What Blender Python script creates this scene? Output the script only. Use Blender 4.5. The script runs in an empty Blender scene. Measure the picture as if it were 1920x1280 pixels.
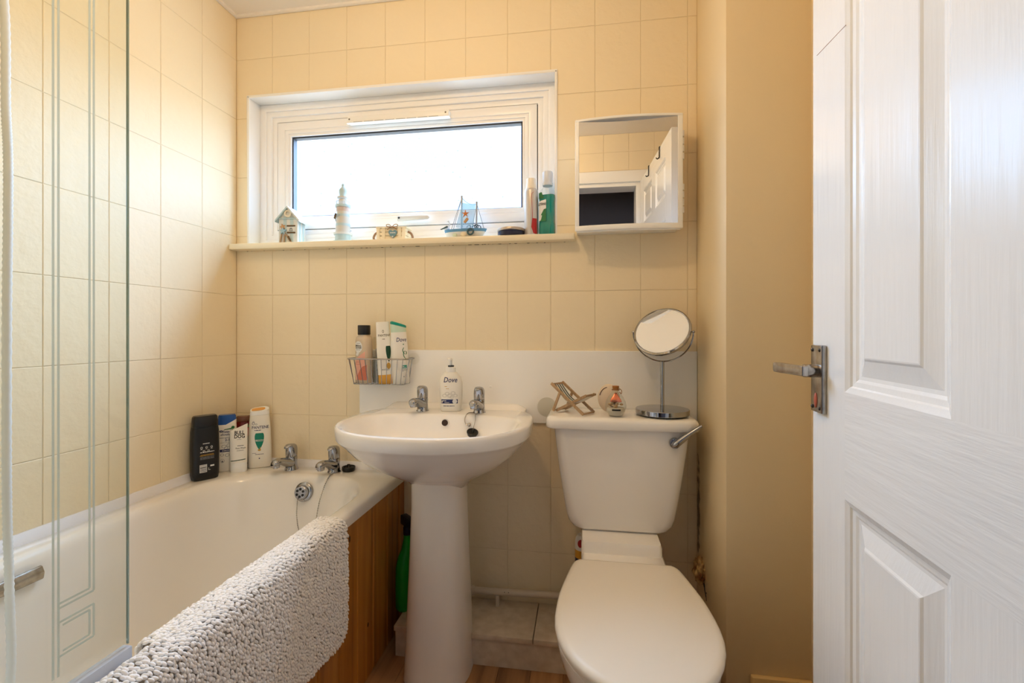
import bpy, bmesh, math, random
from mathutils import Vector, Matrix
SC = bpy.context.scene
C = SC.collection
R = random.Random(11)
PI = math.pi

# ------------------------------------------------------------------ camera, sky, light, exposure
cam_d = bpy.data.cameras.new('camera')
cam_d.sensor_width = 36.0
cam_d.lens = 16.3
cam_d.shift_y = -0.00875
cam_d.clip_start = 0.02
cam = bpy.data.objects.new('camera', cam_d)
cam.location = (0, 0, 1.05)
cam.rotation_euler = (PI / 2, 0, math.radians(8.7116))
C.objects.link(cam)
SC.camera = cam

world = bpy.data.worlds.new('overcast_sky')
SC.world = world
world.use_nodes = True
bg = world.node_tree.nodes['Background']
_wn = world.node_tree
_tc = _wn.nodes.new('ShaderNodeTexCoord'); _sp = _wn.nodes.new('ShaderNodeSeparateXYZ'); _rp = _wn.nodes.new('ShaderNodeValToRGB')
_mr = _wn.nodes.new('ShaderNodeMapRange'); _mr.inputs['From Min'].default_value = -1; _mr.inputs['From Max'].default_value = 1
_wn.links.new(_tc.outputs['Generated'], _sp.inputs[0]); _wn.links.new(_sp.outputs['Z'], _mr.inputs['Value']); _wn.links.new(_mr.outputs[0], _rp.inputs[0])
_sky = (0.58, 0.88, 1.30)
_el = _rp.color_ramp.elements       # ground below the horizon, overcast sky brightening towards the zenith
_el[0].position = .46; _el[0].color = tuple(.20*c for c in (.8, .9, .95)) + (1,)
_el[1].position = .52; _el[1].color = tuple(.62*c for c in _sky) + (1,)
_e = _el.new(1.0); _e.color = tuple(1.5*c for c in _sky) + (1,)
_wn.links.new(_rp.outputs[0], bg.inputs[0])
bg.inputs[1].default_value = 24.0

LAMP_POS = (-0.43, 0.72, 2.17)
LAMP_POWER = 7.5
LAMP_COL = (1.0, 0.68, 0.36)
portal_d = bpy.data.lights.new('window_portal', 'AREA')
portal_d.shape = 'RECTANGLE'; portal_d.size = 0.95; portal_d.size_y = 0.36
portal_d.cycles.is_portal = True
portal = bpy.data.objects.new('window_portal', portal_d)
portal.location = (-0.69, 1.79, 1.67)
portal.rotation_euler = (-PI / 2, 0, 0)
C.objects.link(portal)

vs = SC.view_settings
vs.view_transform = 'Standard'; vs.look = 'None'; vs.gamma = 1.0
vs.use_curve_mapping = False
vs.exposure = 0.5
SC.cycles.use_denoising = True
SC.cycles.max_bounces = 12; SC.cycles.diffuse_bounces = 7; SC.cycles.glossy_bounces = 6
SC.cycles.transparent_max_bounces = 16; SC.cycles.transmission_bounces = 10
SC.cycles.caustics_refractive = False; SC.cycles.caustics_reflective = False
SC.cycles.sample_clamp_indirect = 6.0; SC.cycles.sample_clamp_direct = 1.15

# ------------------------------------------------------------------ materials
def lin(c):
    return tuple((v / 255 / 12.92) if v / 255 <= .04045 else ((v / 255 + .055) / 1.055) ** 2.4 for v in c) + (1.0,)
MATS = {}
def mat(name, col, rough=.5, metal=0.0, coat=0.0, bump=None, var=None, trans=0.0, ior=1.45, spec=.5, stretch=(1, 1, 1), sub=0.0):
    if name in MATS: return MATS[name]
    m = bpy.data.materials.new(name); m.use_nodes = True
    nt = m.node_tree; b = nt.nodes['Principled BSDF']
    b.inputs['Base Color'].default_value = lin(col)
    b.inputs['Roughness'].default_value = rough
    b.inputs['Metallic'].default_value = metal
    b.inputs['Coat Weight'].default_value = coat
    b.inputs['Coat Roughness'].default_value = .08
    b.inputs['Transmission Weight'].default_value = trans
    b.inputs['IOR'].default_value = ior
    b.inputs['Specular IOR Level'].default_value = spec
    if bump or var:
        g = nt.nodes.new('ShaderNodeNewGeometry')
        mp = nt.nodes.new('ShaderNodeMapping'); mp.inputs['Scale'].default_value = stretch
        nt.links.new(g.outputs['Position'], mp.inputs[0])
    if bump:
        n = nt.nodes.new('ShaderNodeTexNoise'); n.inputs['Scale'].default_value = bump[0]; n.inputs['Detail'].default_value = bump[2] if len(bump) > 2 else 3
        nt.links.new(mp.outputs[0], n.inputs['Vector'])
        bp = nt.nodes.new('ShaderNodeBump'); bp.inputs['Strength'].default_value = bump[1]; bp.inputs['Distance'].default_value = bump[3] if len(bump) > 3 else .004
        nt.links.new(n.outputs['Fac'], bp.inputs['Height']); nt.links.new(bp.outputs[0], b.inputs['Normal'])
    if var:   # (scale, second colour)
        n2 = nt.nodes.new('ShaderNodeTexNoise'); n2.inputs['Scale'].default_value = var[0]; n2.inputs['Detail'].default_value = 5
        nt.links.new(mp.outputs[0], n2.inputs['Vector'])
        cr = nt.nodes.new('ShaderNodeValToRGB')
        cr.color_ramp.elements[0].position = .35; cr.color_ramp.elements[1].position = .68
        cr.color_ramp.elements[0].color = lin(col); cr.color_ramp.elements[1].color = lin(var[1])
        nt.links.new(n2.outputs['Fac'], cr.inputs[0]); nt.links.new(cr.outputs[0], b.inputs['Base Color'])
    MATS[name] = m
    return m

def thin_glass(name, tint, rough=0.0, fac=1.0, ior=1.5):
    m = bpy.data.materials.new(name); m.use_nodes = True; nt = m.node_tree; nt.nodes.clear()
    o = nt.nodes.new('ShaderNodeOutputMaterial'); t = nt.nodes.new('ShaderNodeBsdfTransparent'); t.inputs[0].default_value = tint + (1,)
    g = nt.nodes.new('ShaderNodeBsdfGlossy'); g.inputs['Roughness'].default_value = rough
    f = nt.nodes.new('ShaderNodeFresnel')
    ge = nt.nodes.new('ShaderNodeNewGeometry'); mi = nt.nodes.new('ShaderNodeMix'); mi.inputs['A'].default_value = ior; mi.inputs['B'].default_value = 1/ior
    nt.links.new(ge.outputs['Backfacing'], mi.inputs['Factor']); nt.links.new(mi.outputs['Result'], f.inputs[0])
    mx = nt.nodes.new('ShaderNodeMixShader')
    nt.links.new(f.outputs[0], mx.inputs[0]); nt.links.new(t.outputs[0], mx.inputs[1]); nt.links.new(g.outputs[0], mx.inputs[2])
    nt.links.new(mx.outputs[0], o.inputs[0])
    MATS[name] = m
    return m

def wood(name, c1, c2, c3, scale, axis, rough=.4, coat=.3):
    m = bpy.data.materials.new(name); m.use_nodes = True; nt = m.node_tree; b = nt.nodes['Principled BSDF']
    tc = nt.nodes.new('ShaderNodeTexCoord'); mp = nt.nodes.new('ShaderNodeMapping')
    oi = nt.nodes.new('ShaderNodeObjectInfo')
    s = [scale] * 3; s[axis] = scale * .06; mp.inputs['Scale'].default_value = s
    ad = nt.nodes.new('ShaderNodeVectorMath'); ad.operation = 'ADD'
    sc = nt.nodes.new('ShaderNodeVectorMath'); sc.operation = 'SCALE'; sc.inputs[3].default_value = 7.3
    cb = nt.nodes.new('ShaderNodeCombineXYZ')
    for i in range(3): nt.links.new(oi.outputs['Random'], cb.inputs[i])
    nt.links.new(cb.outputs[0], sc.inputs[0]); nt.links.new(tc.outputs['Object'], ad.inputs[0]); nt.links.new(sc.outputs[0], ad.inputs[1])
    nt.links.new(ad.outputs[0], mp.inputs[0])
    n = nt.nodes.new('ShaderNodeTexNoise'); n.inputs['Scale'].default_value = 1.0; n.inputs['Detail'].default_value = 8; n.inputs['Distortion'].default_value = .6
    nt.links.new(mp.outputs[0], n.inputs['Vector'])
    cr = nt.nodes.new('ShaderNodeValToRGB'); e = cr.color_ramp.elements
    e[0].position = .3; e[0].color = lin(c1); e[1].position = .72; e[1].color = lin(c3)
    k = e.new(.5); k.color = lin(c2)
    nt.links.new(n.outputs['Fac'], cr.inputs[0]); nt.links.new(cr.outputs[0], b.inputs['Base Color'])
    b.inputs['Roughness'].default_value = rough; b.inputs['Coat Weight'].default_value = coat; b.inputs['Coat Roughness'].default_value = .2
    bp = nt.nodes.new('ShaderNodeBump'); bp.inputs['Strength'].default_value = .15; bp.inputs['Distance'].default_value = .001
    nt.links.new(n.outputs['Fac'], bp.inputs['Height']); nt.links.new(bp.outputs[0], b.inputs['Normal'])
    MATS[name] = m
    return m

CREAM = (236, 221, 190)
def paint_tile():
    m = mat('cream_tile_paint', CREAM, rough=.42, spec=.28, bump=(34, .5, 4, .0045), stretch=(1, 1, 1), coat=.0)
    nt = m.node_tree; b = nt.nodes['Principled BSDF']
    return m
M_TILE = paint_tile()
M_GROUT = mat('cream_joint_paint', (220, 201, 164), rough=.6)
M_WALL = mat('cream_wall_paint', (232, 215, 182), rough=.45, bump=(120, .12, 2, .002))
M_CEIL = mat('white_ceiling_paint', (236, 232, 226), rough=.7, bump=(60, .1, 3, .003))
M_UPVC = mat('white_upvc', (243, 243, 243), rough=.22)
M_GLOSSW = mat('white_gloss_paint', (240, 239, 236), rough=.25, bump=(70, .06, 2, .002))
M_SHELF = mat('cream_gloss_paint', (238, 226, 198), rough=.3, bump=(60, .08, 2, .002))
M_CER = mat('white_ceramic', (244, 241, 237), rough=.09, coat=.5)
M_BATH = mat('white_acrylic', (234, 230, 224), rough=.12, coat=.4)
M_PLAST = mat('white_plastic', (240, 240, 238), rough=.3)
M_TOSEAT = mat('white_seat_plastic', (238, 232, 222), rough=.2)
M_CHROME = mat('polished_chrome', (172, 173, 177), rough=.06, metal=1)
M_CHROME2 = mat('worn_chrome', (190, 186, 180), rough=.22, metal=1, var=(60, (150, 145, 140)))
M_WIRE = mat('steel_wire', (170, 170, 172), rough=.22, metal=1)
M_BLACK = mat('black_rubber', (18, 18, 18), rough=.4)
M_DARKGAP = mat('dark_gasket', (45, 47, 54), rough=.6)
M_MIRROR = mat('mirror_silver', (238, 238, 238), rough=.0, metal=1)
M_SEAL = mat('grey_white_sealant', (226, 226, 232), rough=.25)
M_HALL = mat('dark_hall_paint', (140, 136, 146), rough=.7)
M_BOX = mat('painted_boxing', (214, 200, 182), rough=.45, bump=(90, .2, 3, .003), var=(30, (196, 180, 160)))
M_ROPE = mat('jute_twine', (150, 108, 66), rough=.9)
M_PINE = wood('orange_pine', (146, 88, 24), (182, 116, 36), (204, 142, 60), 26, 2, .38, .35)
M_OAK = wood('oak_vinyl', (120, 84, 52), (158, 116, 76), (180, 138, 96), 30, 1, .45, .1)
M_BEECH = wood('pale_beech', (150, 120, 88), (172, 142, 108), (190, 162, 128), 300, 2, .6, 0)

# ------------------------------------------------------------------ mesh helpers
class MB:
    def __init__(self): self.bm = bmesh.new()
    def face(self, vs, smooth=None):
        try: return self.bm.faces.new(vs)
        except ValueError: return None
    def box(self, x0, x1, y0, y1, z0, z1):
        v = [self.bm.verts.new(p) for p in ((x0,y0,z0),(x1,y0,z0),(x1,y1,z0),(x0,y1,z0),(x0,y0,z1),(x1,y0,z1),(x1,y1,z1),(x0,y1,z1))]
        for f in ((3,2,1,0),(4,5,6,7),(0,1,5,4),(1,2,6,5),(2,3,7,6),(3,0,4,7)): self.bm.faces.new([v[i] for i in f])
        return self
    def loft(self, rings, cap0=True, cap1=True, closed=True):
        L = [[self.bm.verts.new(p) for p in r] for r in rings]
        n = len(L[0])
        for a, b in zip(L, L[1:]):
            for i in range(n if closed else n - 1):
                self.face([a[i], a[(i+1) % n], b[(i+1) % n], b[i]])
        if cap0: self.face(L[0][::-1])
        if cap1: self.face(L[-1])
        return self
    def lathe(self, prof, seg=24, c=(0, 0, 0), sx=1.0, sy=1.0):
        rings = [[(c[0] + r*sx*math.cos(2*PI*i/seg), c[1] + r*sy*math.sin(2*PI*i/seg), c[2] + z) for i in range(seg)] for r, z in prof]
        return self.loft(rings)
    def tube(self, pts, r, seg=8, closed=False, sq=1.0):
        P = [Vector(p) for p in pts]; n = len(P)
        rr = r if isinstance(r, (list, tuple)) else [r] * n
        T = []
        for i in range(n):
            a = P[(i-1) % n] if (closed or i > 0) else P[0]; b = P[(i+1) % n] if (closed or i < n-1) else P[-1]
            d = b - a; T.append(d.normalized() if d.length > 0 else Vector((0, 0, 1)))
        up = Vector((0, 0, 1)) if abs(T[0].z) < .9 else Vector((0, 1, 0))
        N = (up - T[0] * up.dot(T[0])).normalized(); rings = []
        for i in range(n):
            N = (N - T[i] * N.dot(T[i])).normalized(); B = T[i].cross(N)
            rings.append([P[i] + (N * math.cos(2*PI*k/seg) * sq + B * math.sin(2*PI*k/seg)) * rr[i] for k in range(seg)])
        if closed: rings.append(rings[0]); self.loft(rings, False, False)
        else: self.loft(rings)
        return self
    def sphere(self, c, r, s=(1, 1, 1), u=12, v=8):
        prof = []
        rings = []
        for j in range(1, v):
            t = PI * j / v
            rings.append([(c[0] + r*s[0]*math.sin(t)*math.cos(2*PI*i/u), c[1] + r*s[1]*math.sin(t)*math.sin(2*PI*i/u), c[2] - r*s[2]*math.cos(t)) for i in range(u)])
        lo = self.bm.verts.new((c[0], c[1], c[2] - r*s[2])); hi = self.bm.verts.new((c[0], c[1], c[2] + r*s[2]))
        L = [[self.bm.verts.new(p) for p in q] for q in rings]
        for a, b in zip(L, L[1:]):
            for i in range(u): self.face([a[i], a[(i+1) % u], b[(i+1) % u], b[i]])
        for i in range(u):
            self.face([lo, L[0][(i+1) % u], L[0][i]]); self.face([hi, L[-1][i], L[-1][(i+1) % u]])
        return self
    def prism(self, poly, h0, h1, f=lambda a, b, h: (a, h, b)):
        A = [f(a, b, h0) for a, b in poly]; B = [f(a, b, h1) for a, b in poly]
        return self.loft([A, B])
    def bar(self, p, q, w, t, ref=(0, 1, 0)):
        """rectangular stick from p to q; t is measured along ref"""
        p, q = Vector(p), Vector(q); d = (q - p).normalized(); rf = Vector(ref); rf = (rf - d * rf.dot(d)).normalized(); sd = d.cross(rf)
        rings = [[o + sd*w/2*a + rf*t/2*b for a, b in ((-1,-1),(1,-1),(1,1),(-1,1))] for o in (p, q)]
        return self.loft(rings)
    def xf(self, m):
        bmesh.ops.transform(self.bm, matrix=m, verts=self.bm.verts); return self
    def bevel(self, off, seg=2, ang=30):
        bmesh.ops.remove_doubles(self.bm, verts=self.bm.verts, dist=1e-6)
        ed = [e for e in self.bm.edges if len(e.link_faces) == 2 and e.calc_face_angle(0) > math.radians(ang)]
        bmesh.ops.bevel(self.bm, geom=ed, offset=off, segments=seg, profile=.5, affect='EDGES', clamp_overlap=True); return self
    def mesh(self, name, smooth=35):
        me = bpy.data.meshes.new(name)
        bmesh.ops.recalc_face_normals(self.bm, faces=self.bm.faces)
        self.bm.to_mesh(me); self.bm.free()
        if smooth:
            for p in me.polygons: p.use_smooth = True
            me.set_sharp_from_angle(angle=math.radians(smooth))
        return me
    def build(self, name, m, parent=None, smooth=35, loc=None, rot=None, label=None, kind=None):
        me = self.mesh(name, smooth)
        return place(me, name, m, parent, loc, rot, label, kind)

def place(me, name, m, parent=None, loc=None, rot=None, label=None, kind=None):
    if m is not None and not me.materials:
        for q in (m if isinstance(m, (list, tuple)) else [m]): me.materials.append(q)
    o = bpy.data.objects.new(name, me); C.objects.link(o)
    if parent is not None: o.parent = parent
    if loc: o.location = loc
    if rot: o.rotation_euler = rot
    if label: o['label'] = label
    if kind: o['kind'] = kind
    return o
def tag(o, label, cat, group=None, kind=None):
    o['label'] = label; o['category'] = cat
    if group: o['group'] = group
    if kind: o['kind'] = kind
    return o
def thing(name, label, cat, loc=(0, 0, 0), rot=(0, 0, 0), group=None, kind=None):
    o = bpy.data.objects.new(name, None); o.empty_display_size = .05; C.objects.link(o)
    o.location = loc; o.rotation_euler = rot
    return tag(o, label, cat, group, kind)
def sgnpow(v, p): return math.copysign(abs(v) ** p, v)
def superell(cx, cy, a, b, n, seg, z, ph=0):
    return [(cx + a*sgnpow(math.cos(2*PI*i/seg+ph), 2/n), cy + b*sgnpow(math.sin(2*PI*i/seg+ph), 2/n), z) for i in range(seg)]
def rrect(x0, x1, y0, y1, r, z, n=8):
    out = []
    for cx, cy, a0 in ((x1-r, y1-r, 0), (x0+r, y1-r, PI/2), (x0+r, y0+r, PI), (x1-r, y0+r, 1.5*PI)):
        for i in range(n + 1):
            a = a0 + PI/2*i/n; out.append((cx + r*math.cos(a), cy + r*math.sin(a), z))
    return out
def spline(P, n=8):
    P = [Vector(p) for p in P]; out = []
    for i in range(len(P)-1):
        p0 = P[max(i-1, 0)]; p1 = P[i]; p2 = P[i+1]; p3 = P[min(i+2, len(P)-1)]
        for k in range(n):
            t = k/n
            out.append(.5*((2*p1) + (p2-p0)*t + (2*p0-5*p1+4*p2-p3)*t*t + (3*p1-p0-3*p2+p3)*t**3))
    out.append(P[-1]); return out

# ------------------------------------------------------------------ flat print (lettering and label patches)
_TX = {}
def text2d(s, size, shear=0.0, bold=0.0, align='CENTER', space=1.0):
    key = (s, size, shear, bold, align, space)
    if key in _TX: return _TX[key]
    cu = bpy.data.curves.new('lettering', 'FONT'); cu.body = s; cu.size = size; cu.shear = shear; cu.offset = bold*size
    cu.align_x = align; cu.resolution_u = 2; cu.space_character = space
    ob = bpy.data.objects.new('lettering', cu); C.objects.link(ob)
    dg = bpy.context.evaluated_depsgraph_get(); dg.update()
    me = bpy.data.meshes.new_from_object(ob.evaluated_get(dg))
    V = [(v.co.x, v.co.y) for v in me.vertices]; Fs = [list(p.vertices) for p in me.polygons]
    bpy.data.objects.remove(ob); bpy.data.curves.remove(cu); bpy.data.meshes.remove(me)
    _TX[key] = (V, Fs); return V, Fs
class Print:
    """gathers 2-D print shapes and lays them on a surface function y = s(x, z)"""
    def __init__(self, surf, off=.0004): self.s = surf; self.off = off; self.V = []; self.F = []
    def add(self, V, Fs):
        k = len(self.V); self.V += V; self.F += [[i + k for i in f] for f in Fs]; return self
    def text(self, s, x, z, size, shear=0, bold=0, align='CENTER', sx=1.0, space=1.0):
        V, Fs = text2d(s, size, shear, bold, align, space)
        return self.add([(a*sx + x, b + z) for a, b in V], Fs)
    def rect(self, x0, x1, z0, z1, nx=6, nz=1):
        V = [(x0 + (x1-x0)*i/nx, z0 + (z1-z0)*j/nz) for j in range(nz+1) for i in range(nx+1)]
        return self.add(V, [[j*(nx+1)+i, j*(nx+1)+i+1, (j+1)*(nx+1)+i+1, (j+1)*(nx+1)+i] for j in range(nz) for i in range(nx)])
    def strip(self, left, right, nx=5):
        """patch between two polylines of the same length, low to high"""
        V = []; m = len(left)
        for (a, b), (c, d) in zip(left, right): V += [(a + (c-a)*i/nx, b + (d-b)*i/nx) for i in range(nx+1)]
        return self.add(V, [[j*(nx+1)+i, j*(nx+1)+i+1, (j+1)*(nx+1)+i+1, (j+1)*(nx+1)+i] for j in range(m-1) for i in range(nx)])
    def disc(self, x, z, rx, rz=None, n=20):
        rz = rz or rx; V = [(x, z)] + [(x + rx*k*math.cos(2*PI*i/n), z + rz*k*math.sin(2*PI*i/n)) for k in (.5, 1) for i in range(n)]
        Fs = [[0, 1+i, 1+(i+1) % n] for i in range(n)] + [[1+i, 1+n+i, 1+n+(i+1) % n, 1+(i+1) % n] for i in range(n)]
        return self.add(V, Fs)
    def ring(self, x, z, r0, r1, n=20, sz=1.0):
        V = [(x + r*math.cos(2*PI*i/n), z + r*sz*math.sin(2*PI*i/n)) for r in (r0, r1) for i in range(n)]
        return self.add(V, [[i, n+i, n+(i+1) % n, (i+1) % n] for i in range(n)])
    def lines(self, x0, x1, z0, z1, n, frac=.45, jit=.3):
        for k in range(n):
            z = z1 - (z1-z0)*(k+.5)/n; h = (z1-z0)/n*frac/2; xx = x0
            while xx < x1:
                w = R.uniform(.1, .3)*(x1-x0); e = min(xx+w, x1)
                self.rect(xx, e, z-h, z+h, 2); xx = e + (x1-x0)*.03
                if R.random() < .1: break
        return self
    def build(self, name, m, parent, f=None, label=None):
        me = bpy.data.meshes.new(name)
        f = f or (lambda x, z: (x, self.s(x, z) - self.off, z))
        me.from_pydata([f(a, b) for a, b in self.V], [], self.F)
        return place(me, name, m, parent, label=label, kind='stuff')

def bottle_body(prof, n=3.0, seg=36):
    """prof = [(z, half_width, half_depth)]; returns rings and the front surface function"""
    rings = [superell(0, 0, w, d, n, seg, z) for z, w, d in prof]
    def surf(x, z):
        if z <= prof[0][0]: w, d = prof[0][1:]
        elif z >= prof[-1][0]: w, d = prof[-1][1:]
        else:
            for (z0, w0, d0), (z1, w1, d1) in zip(prof, prof[1:]):
                if z0 <= z <= z1:
                    t = (z-z0)/max(z1-z0, 1e-9); w = w0+(w1-w0)*t; d = d0+(d1-d0)*t; break
        q = min(abs(x)/w, .995)
        return -d*(1-q**n)**(1/n)
    return rings, surf

# ================================================================== THE SETTING
XL, YB, CEIL = -1.337, 1.626, 2.283
WX0, WX1, WZ0, WZ1 = -1.285, -.094, 1.366, 1.963     # window opening
XN, YN, XR, YF = .377, 1.31, .587, .11               # nook side, pier front, right wall, door wall

_tm = {}
def tile_mesh(poly, key):
    if key in _tm: return _tm[key]
    bm = bmesh.new(); vs_ = [bm.verts.new((a, 0, b)) for a, b in poly]; f = bm.faces.new(vs_)
    bm.faces.remove(f)
    n = len(poly); q = []
    for i in range(n):
        a, c, e = Vector(poly[i-1]), Vector(poly[i]), Vector(poly[(i+1) % n])
        d1, d2 = (c-a).normalized(), (e-c).normalized()
        q.append(bm.verts.new((c.x + .0015*(-d1.y-d2.y), 0, c.y + .0015*(d1.x+d2.x))))
    for v in vs_: v.co.y = .0010
    f = bm.faces.new(q)
    for i in range(n): bm.faces.new([vs_[i], vs_[(i+1) % n], q[(i+1) % n], q[i]])
    bmesh.ops.recalc_face_normals(bm, faces=bm.faces)
    if f.normal.y > 0: bmesh.ops.reverse_faces(bm, faces=bm.faces)
    me = bpy.data.meshes.new('tile'); bm.to_mesh(me); bm.free(); me.materials.append(M_TILE); _tm[key] = me
    return me
def tile_wall(parent, us, zs, to_world, rotz, hole=None, skip=None):
    g = .0004
    for a, b in zip(us, us[1:]):
        for z0, z1 in zip(zs, zs[1:]):
            u0, u1, w0, w1 = a+g, b-g, z0+g, z1-g
            if u1-u0 < .006 or w1-w0 < .006: continue
            if skip and skip((a+b)/2, (z0+z1)/2): continue
            poly = [(u0, w0), (u1, w0), (u1, w1), (u0, w1)]
            if hole:
                h0, h1, k0, k1 = hole
                o0, o1, p0, p1 = max(u0, h0), min(u1, h1), max(w0, k0), min(w1, k1)
                if o0 < o1 and p0 < p1:
                    fw, fh = (o0 <= u0 and o1 >= u1), (p0 <= w0 and p1 >= w1)
                    if fw and fh: continue
                    if fw:
                        if p0 <= w0: w0 = p1
                        else: w1 = p0
                        poly = [(u0, w0), (u1, w0), (u1, w1), (u0, w1)]
                    elif fh:
                        if o0 <= u0: u0 = o1
                        else: u1 = o0
                        poly = [(u0, w0), (u1, w0), (u1, w1), (u0, w1)]
                    else:
                        lo_u, lo_w = o0 <= u0, p0 <= w0
                        if not lo_u and lo_w: poly = [(u0, w0), (o0, w0), (o0, p1), (u1, p1), (u1, w1), (u0, w1)]
                        elif lo_u and lo_w: poly = [(o1, w0), (u1, w0), (u1, w1), (u0, w1), (u0, p1), (o1, p1)]
                        elif not lo_u: poly = [(u0, w0), (u1, w0), (u1, p0), (o0, p0), (o0, w1), (u0, w1)]
                        else: poly = [(u0, w0), (u1, w0), (u1, w1), (o1, w1), (o1, p0), (u0, p0)]
            if max(p[0] for p in poly) - min(p[0] for p in poly) < .006 or max(p[1] for p in poly) - min(p[1] for p in poly) < .006: continue
            cu, cz = sum(p[0] for p in poly)/len(poly), sum(p[1] for p in poly)/len(poly)
            loc = [(p[0]-cu, p[1]-cz) for p in poly]
            me = tile_mesh(loc, tuple((round(p, 4), round(q, 4)) for p, q in loc))
            o = bpy.data.objects.new('tile', me); C.objects.link(o); o.parent = parent
            o.location = to_world(cu, cz); o.rotation_euler = (R.uniform(-.0018, .0018), 0, rotz + R.uniform(-.0018, .0018))

def struct(name, mb, m, label, cat, smooth=0):
    o = mb.build(name, m, None, smooth=smooth); tag(o, label, cat, kind='structure'); return o

zs = [0.0, .049, .278, .507, .736, .965, 1.194, 1.423, 1.652, 1.881, 2.110, CEIL]
# back wall with the window opening
b = MB(); yb0, yb1 = YB + .0015, YB + .16
b.box(XL-.1, WX0, yb0, yb1, 0, CEIL).box(WX1, .75, yb0, yb1, 0, CEIL).box(WX0, WX1, yb0, yb1, 0, WZ0).box(WX0, WX1, yb0, yb1, WZ1, CEIL)
wall_back = struct('wall_back', b, M_GROUT, 'cream tiled wall with the small window, behind basin and toilet', 'wall')
tile_wall(wall_back, [XL] + [-1.336 + .153*k for k in range(1, 12)] + [XN], zs, lambda u, z: (u, YB, z), 0, hole=(WX0, WX1, WZ0, WZ1),
          skip=lambda u, z: (u < -.68 and z < .5))
# left wall
b = MB().box(XL-.12, XL-.0015, -.02, YB+.16, 0, CEIL)
wall_left = struct('wall_left', b, M_GROUT, 'cream tiled wall along the bath', 'wall')
ul = [YF] + [1.6255 - .164*k for k in range(9, 0, -1)] + [YB]
tile_wall(wall_left, ul, zs[3:], lambda u, z: (XL, u, z), PI/2)
# pier beside the toilet
M_PIER = mat('cream_pier_paint', (232, 214, 178), rough=.5, bump=(90, .12, 3, .003))
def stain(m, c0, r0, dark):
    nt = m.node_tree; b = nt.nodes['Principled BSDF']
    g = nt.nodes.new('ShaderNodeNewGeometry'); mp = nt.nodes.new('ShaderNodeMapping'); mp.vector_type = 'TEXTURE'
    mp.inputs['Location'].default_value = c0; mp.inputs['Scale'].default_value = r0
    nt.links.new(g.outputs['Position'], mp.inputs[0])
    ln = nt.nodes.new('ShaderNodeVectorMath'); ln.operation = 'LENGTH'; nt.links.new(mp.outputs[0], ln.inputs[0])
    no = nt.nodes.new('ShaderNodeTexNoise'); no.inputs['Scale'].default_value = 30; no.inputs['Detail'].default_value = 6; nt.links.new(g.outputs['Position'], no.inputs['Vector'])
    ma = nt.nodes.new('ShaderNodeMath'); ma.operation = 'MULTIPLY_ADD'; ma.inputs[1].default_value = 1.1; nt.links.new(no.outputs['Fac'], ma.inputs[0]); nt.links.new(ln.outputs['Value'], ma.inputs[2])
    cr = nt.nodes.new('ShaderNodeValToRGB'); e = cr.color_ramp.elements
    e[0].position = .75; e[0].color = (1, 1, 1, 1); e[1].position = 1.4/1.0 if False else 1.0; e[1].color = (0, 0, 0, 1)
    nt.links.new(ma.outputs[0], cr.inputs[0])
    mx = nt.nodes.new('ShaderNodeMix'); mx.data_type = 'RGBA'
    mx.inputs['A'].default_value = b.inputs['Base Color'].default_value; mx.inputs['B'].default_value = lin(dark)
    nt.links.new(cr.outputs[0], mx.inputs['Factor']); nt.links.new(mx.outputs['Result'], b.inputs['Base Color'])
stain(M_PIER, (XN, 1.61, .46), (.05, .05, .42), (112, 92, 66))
b = MB().box(XN, .75, YN, YB+.0024, 0, CEIL).bevel(.002, 2)
struct('wall_pier', b, M_PIER, 'plain cream painted corner pier to the right of the toilet', 'wall', smooth=30)
b = MB().box(XR, .75, -.02, YN, 0, CEIL)
struct('wall_right', b, M_WALL, 'plain cream wall behind the open white door', 'wall')
# door wall behind the camera
DX0, DX1, DZ = -.44, .352, 1.985
b = MB().box(XL-.12, DX0, -.02, YF-.0024, 0, CEIL).box(DX1, .75, -.02, YF-.0024, 0, CEIL).box(DX0, DX1, -.02, YF-.0024, DZ, CEIL)
wf = struct('wall_front', b, M_GROUT, 'cream tiled wall around the doorway', 'wall')
tile_wall(wf, [XL] + [-1.25 + .153*k for k in range(0, 12)] + [XR], [1.881, 2.055, 2.17, CEIL], lambda u, z: (-u, YF, z) if False else (u, YF, z), PI,
          skip=lambda u, z: z < 2.05 and DX0-.07 < u < DX1+.2)
b = MB().box(DX0-.065, DX1+.06, YF-.002, YF+.014, DZ-.005, DZ+.065).box(DX0-.065, DX0, YF-.002, YF+.014, 0, DZ-.005)
b.box(DX0-.001, DX0+.028, -.02, YF-.003, 0, DZ).box(DX1-.028, DX1+.001, -.02, YF-.003, 0, DZ).box(DX0+.028, DX1-.028, -.02, YF-.003, DZ-.028, DZ+.001).bevel(.002, 1)
struct('trim_1', b, M_GLOSSW, 'white painted frame and architrave of the doorway', 'door frame', smooth=30)
# dark hall beyond the doorway
b = MB().box(-1.3, 1.4, -1.05, -.95, 0, 2.3).box(-1.4, -1.3, -1.75, -.02, 0, 2.3).box(1.4, 1.5, -1.75, -.02, 0, 2.3).box(.75, 1.4, -.12, -.02, 0, 2.3).box(-1.4, 1.5, -1.75, -.021, 2.3, 2.4)
struct('wall_hall', b, M_HALL, 'dark hallway walls seen in the cabinet mirror', 'wall')
b = MB().box(XL-.12, .75, -.02, YB+.16, CEIL, CEIL+.1)
struct('ceiling', b, M_CEIL, 'plain white ceiling', 'ceiling')
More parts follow.
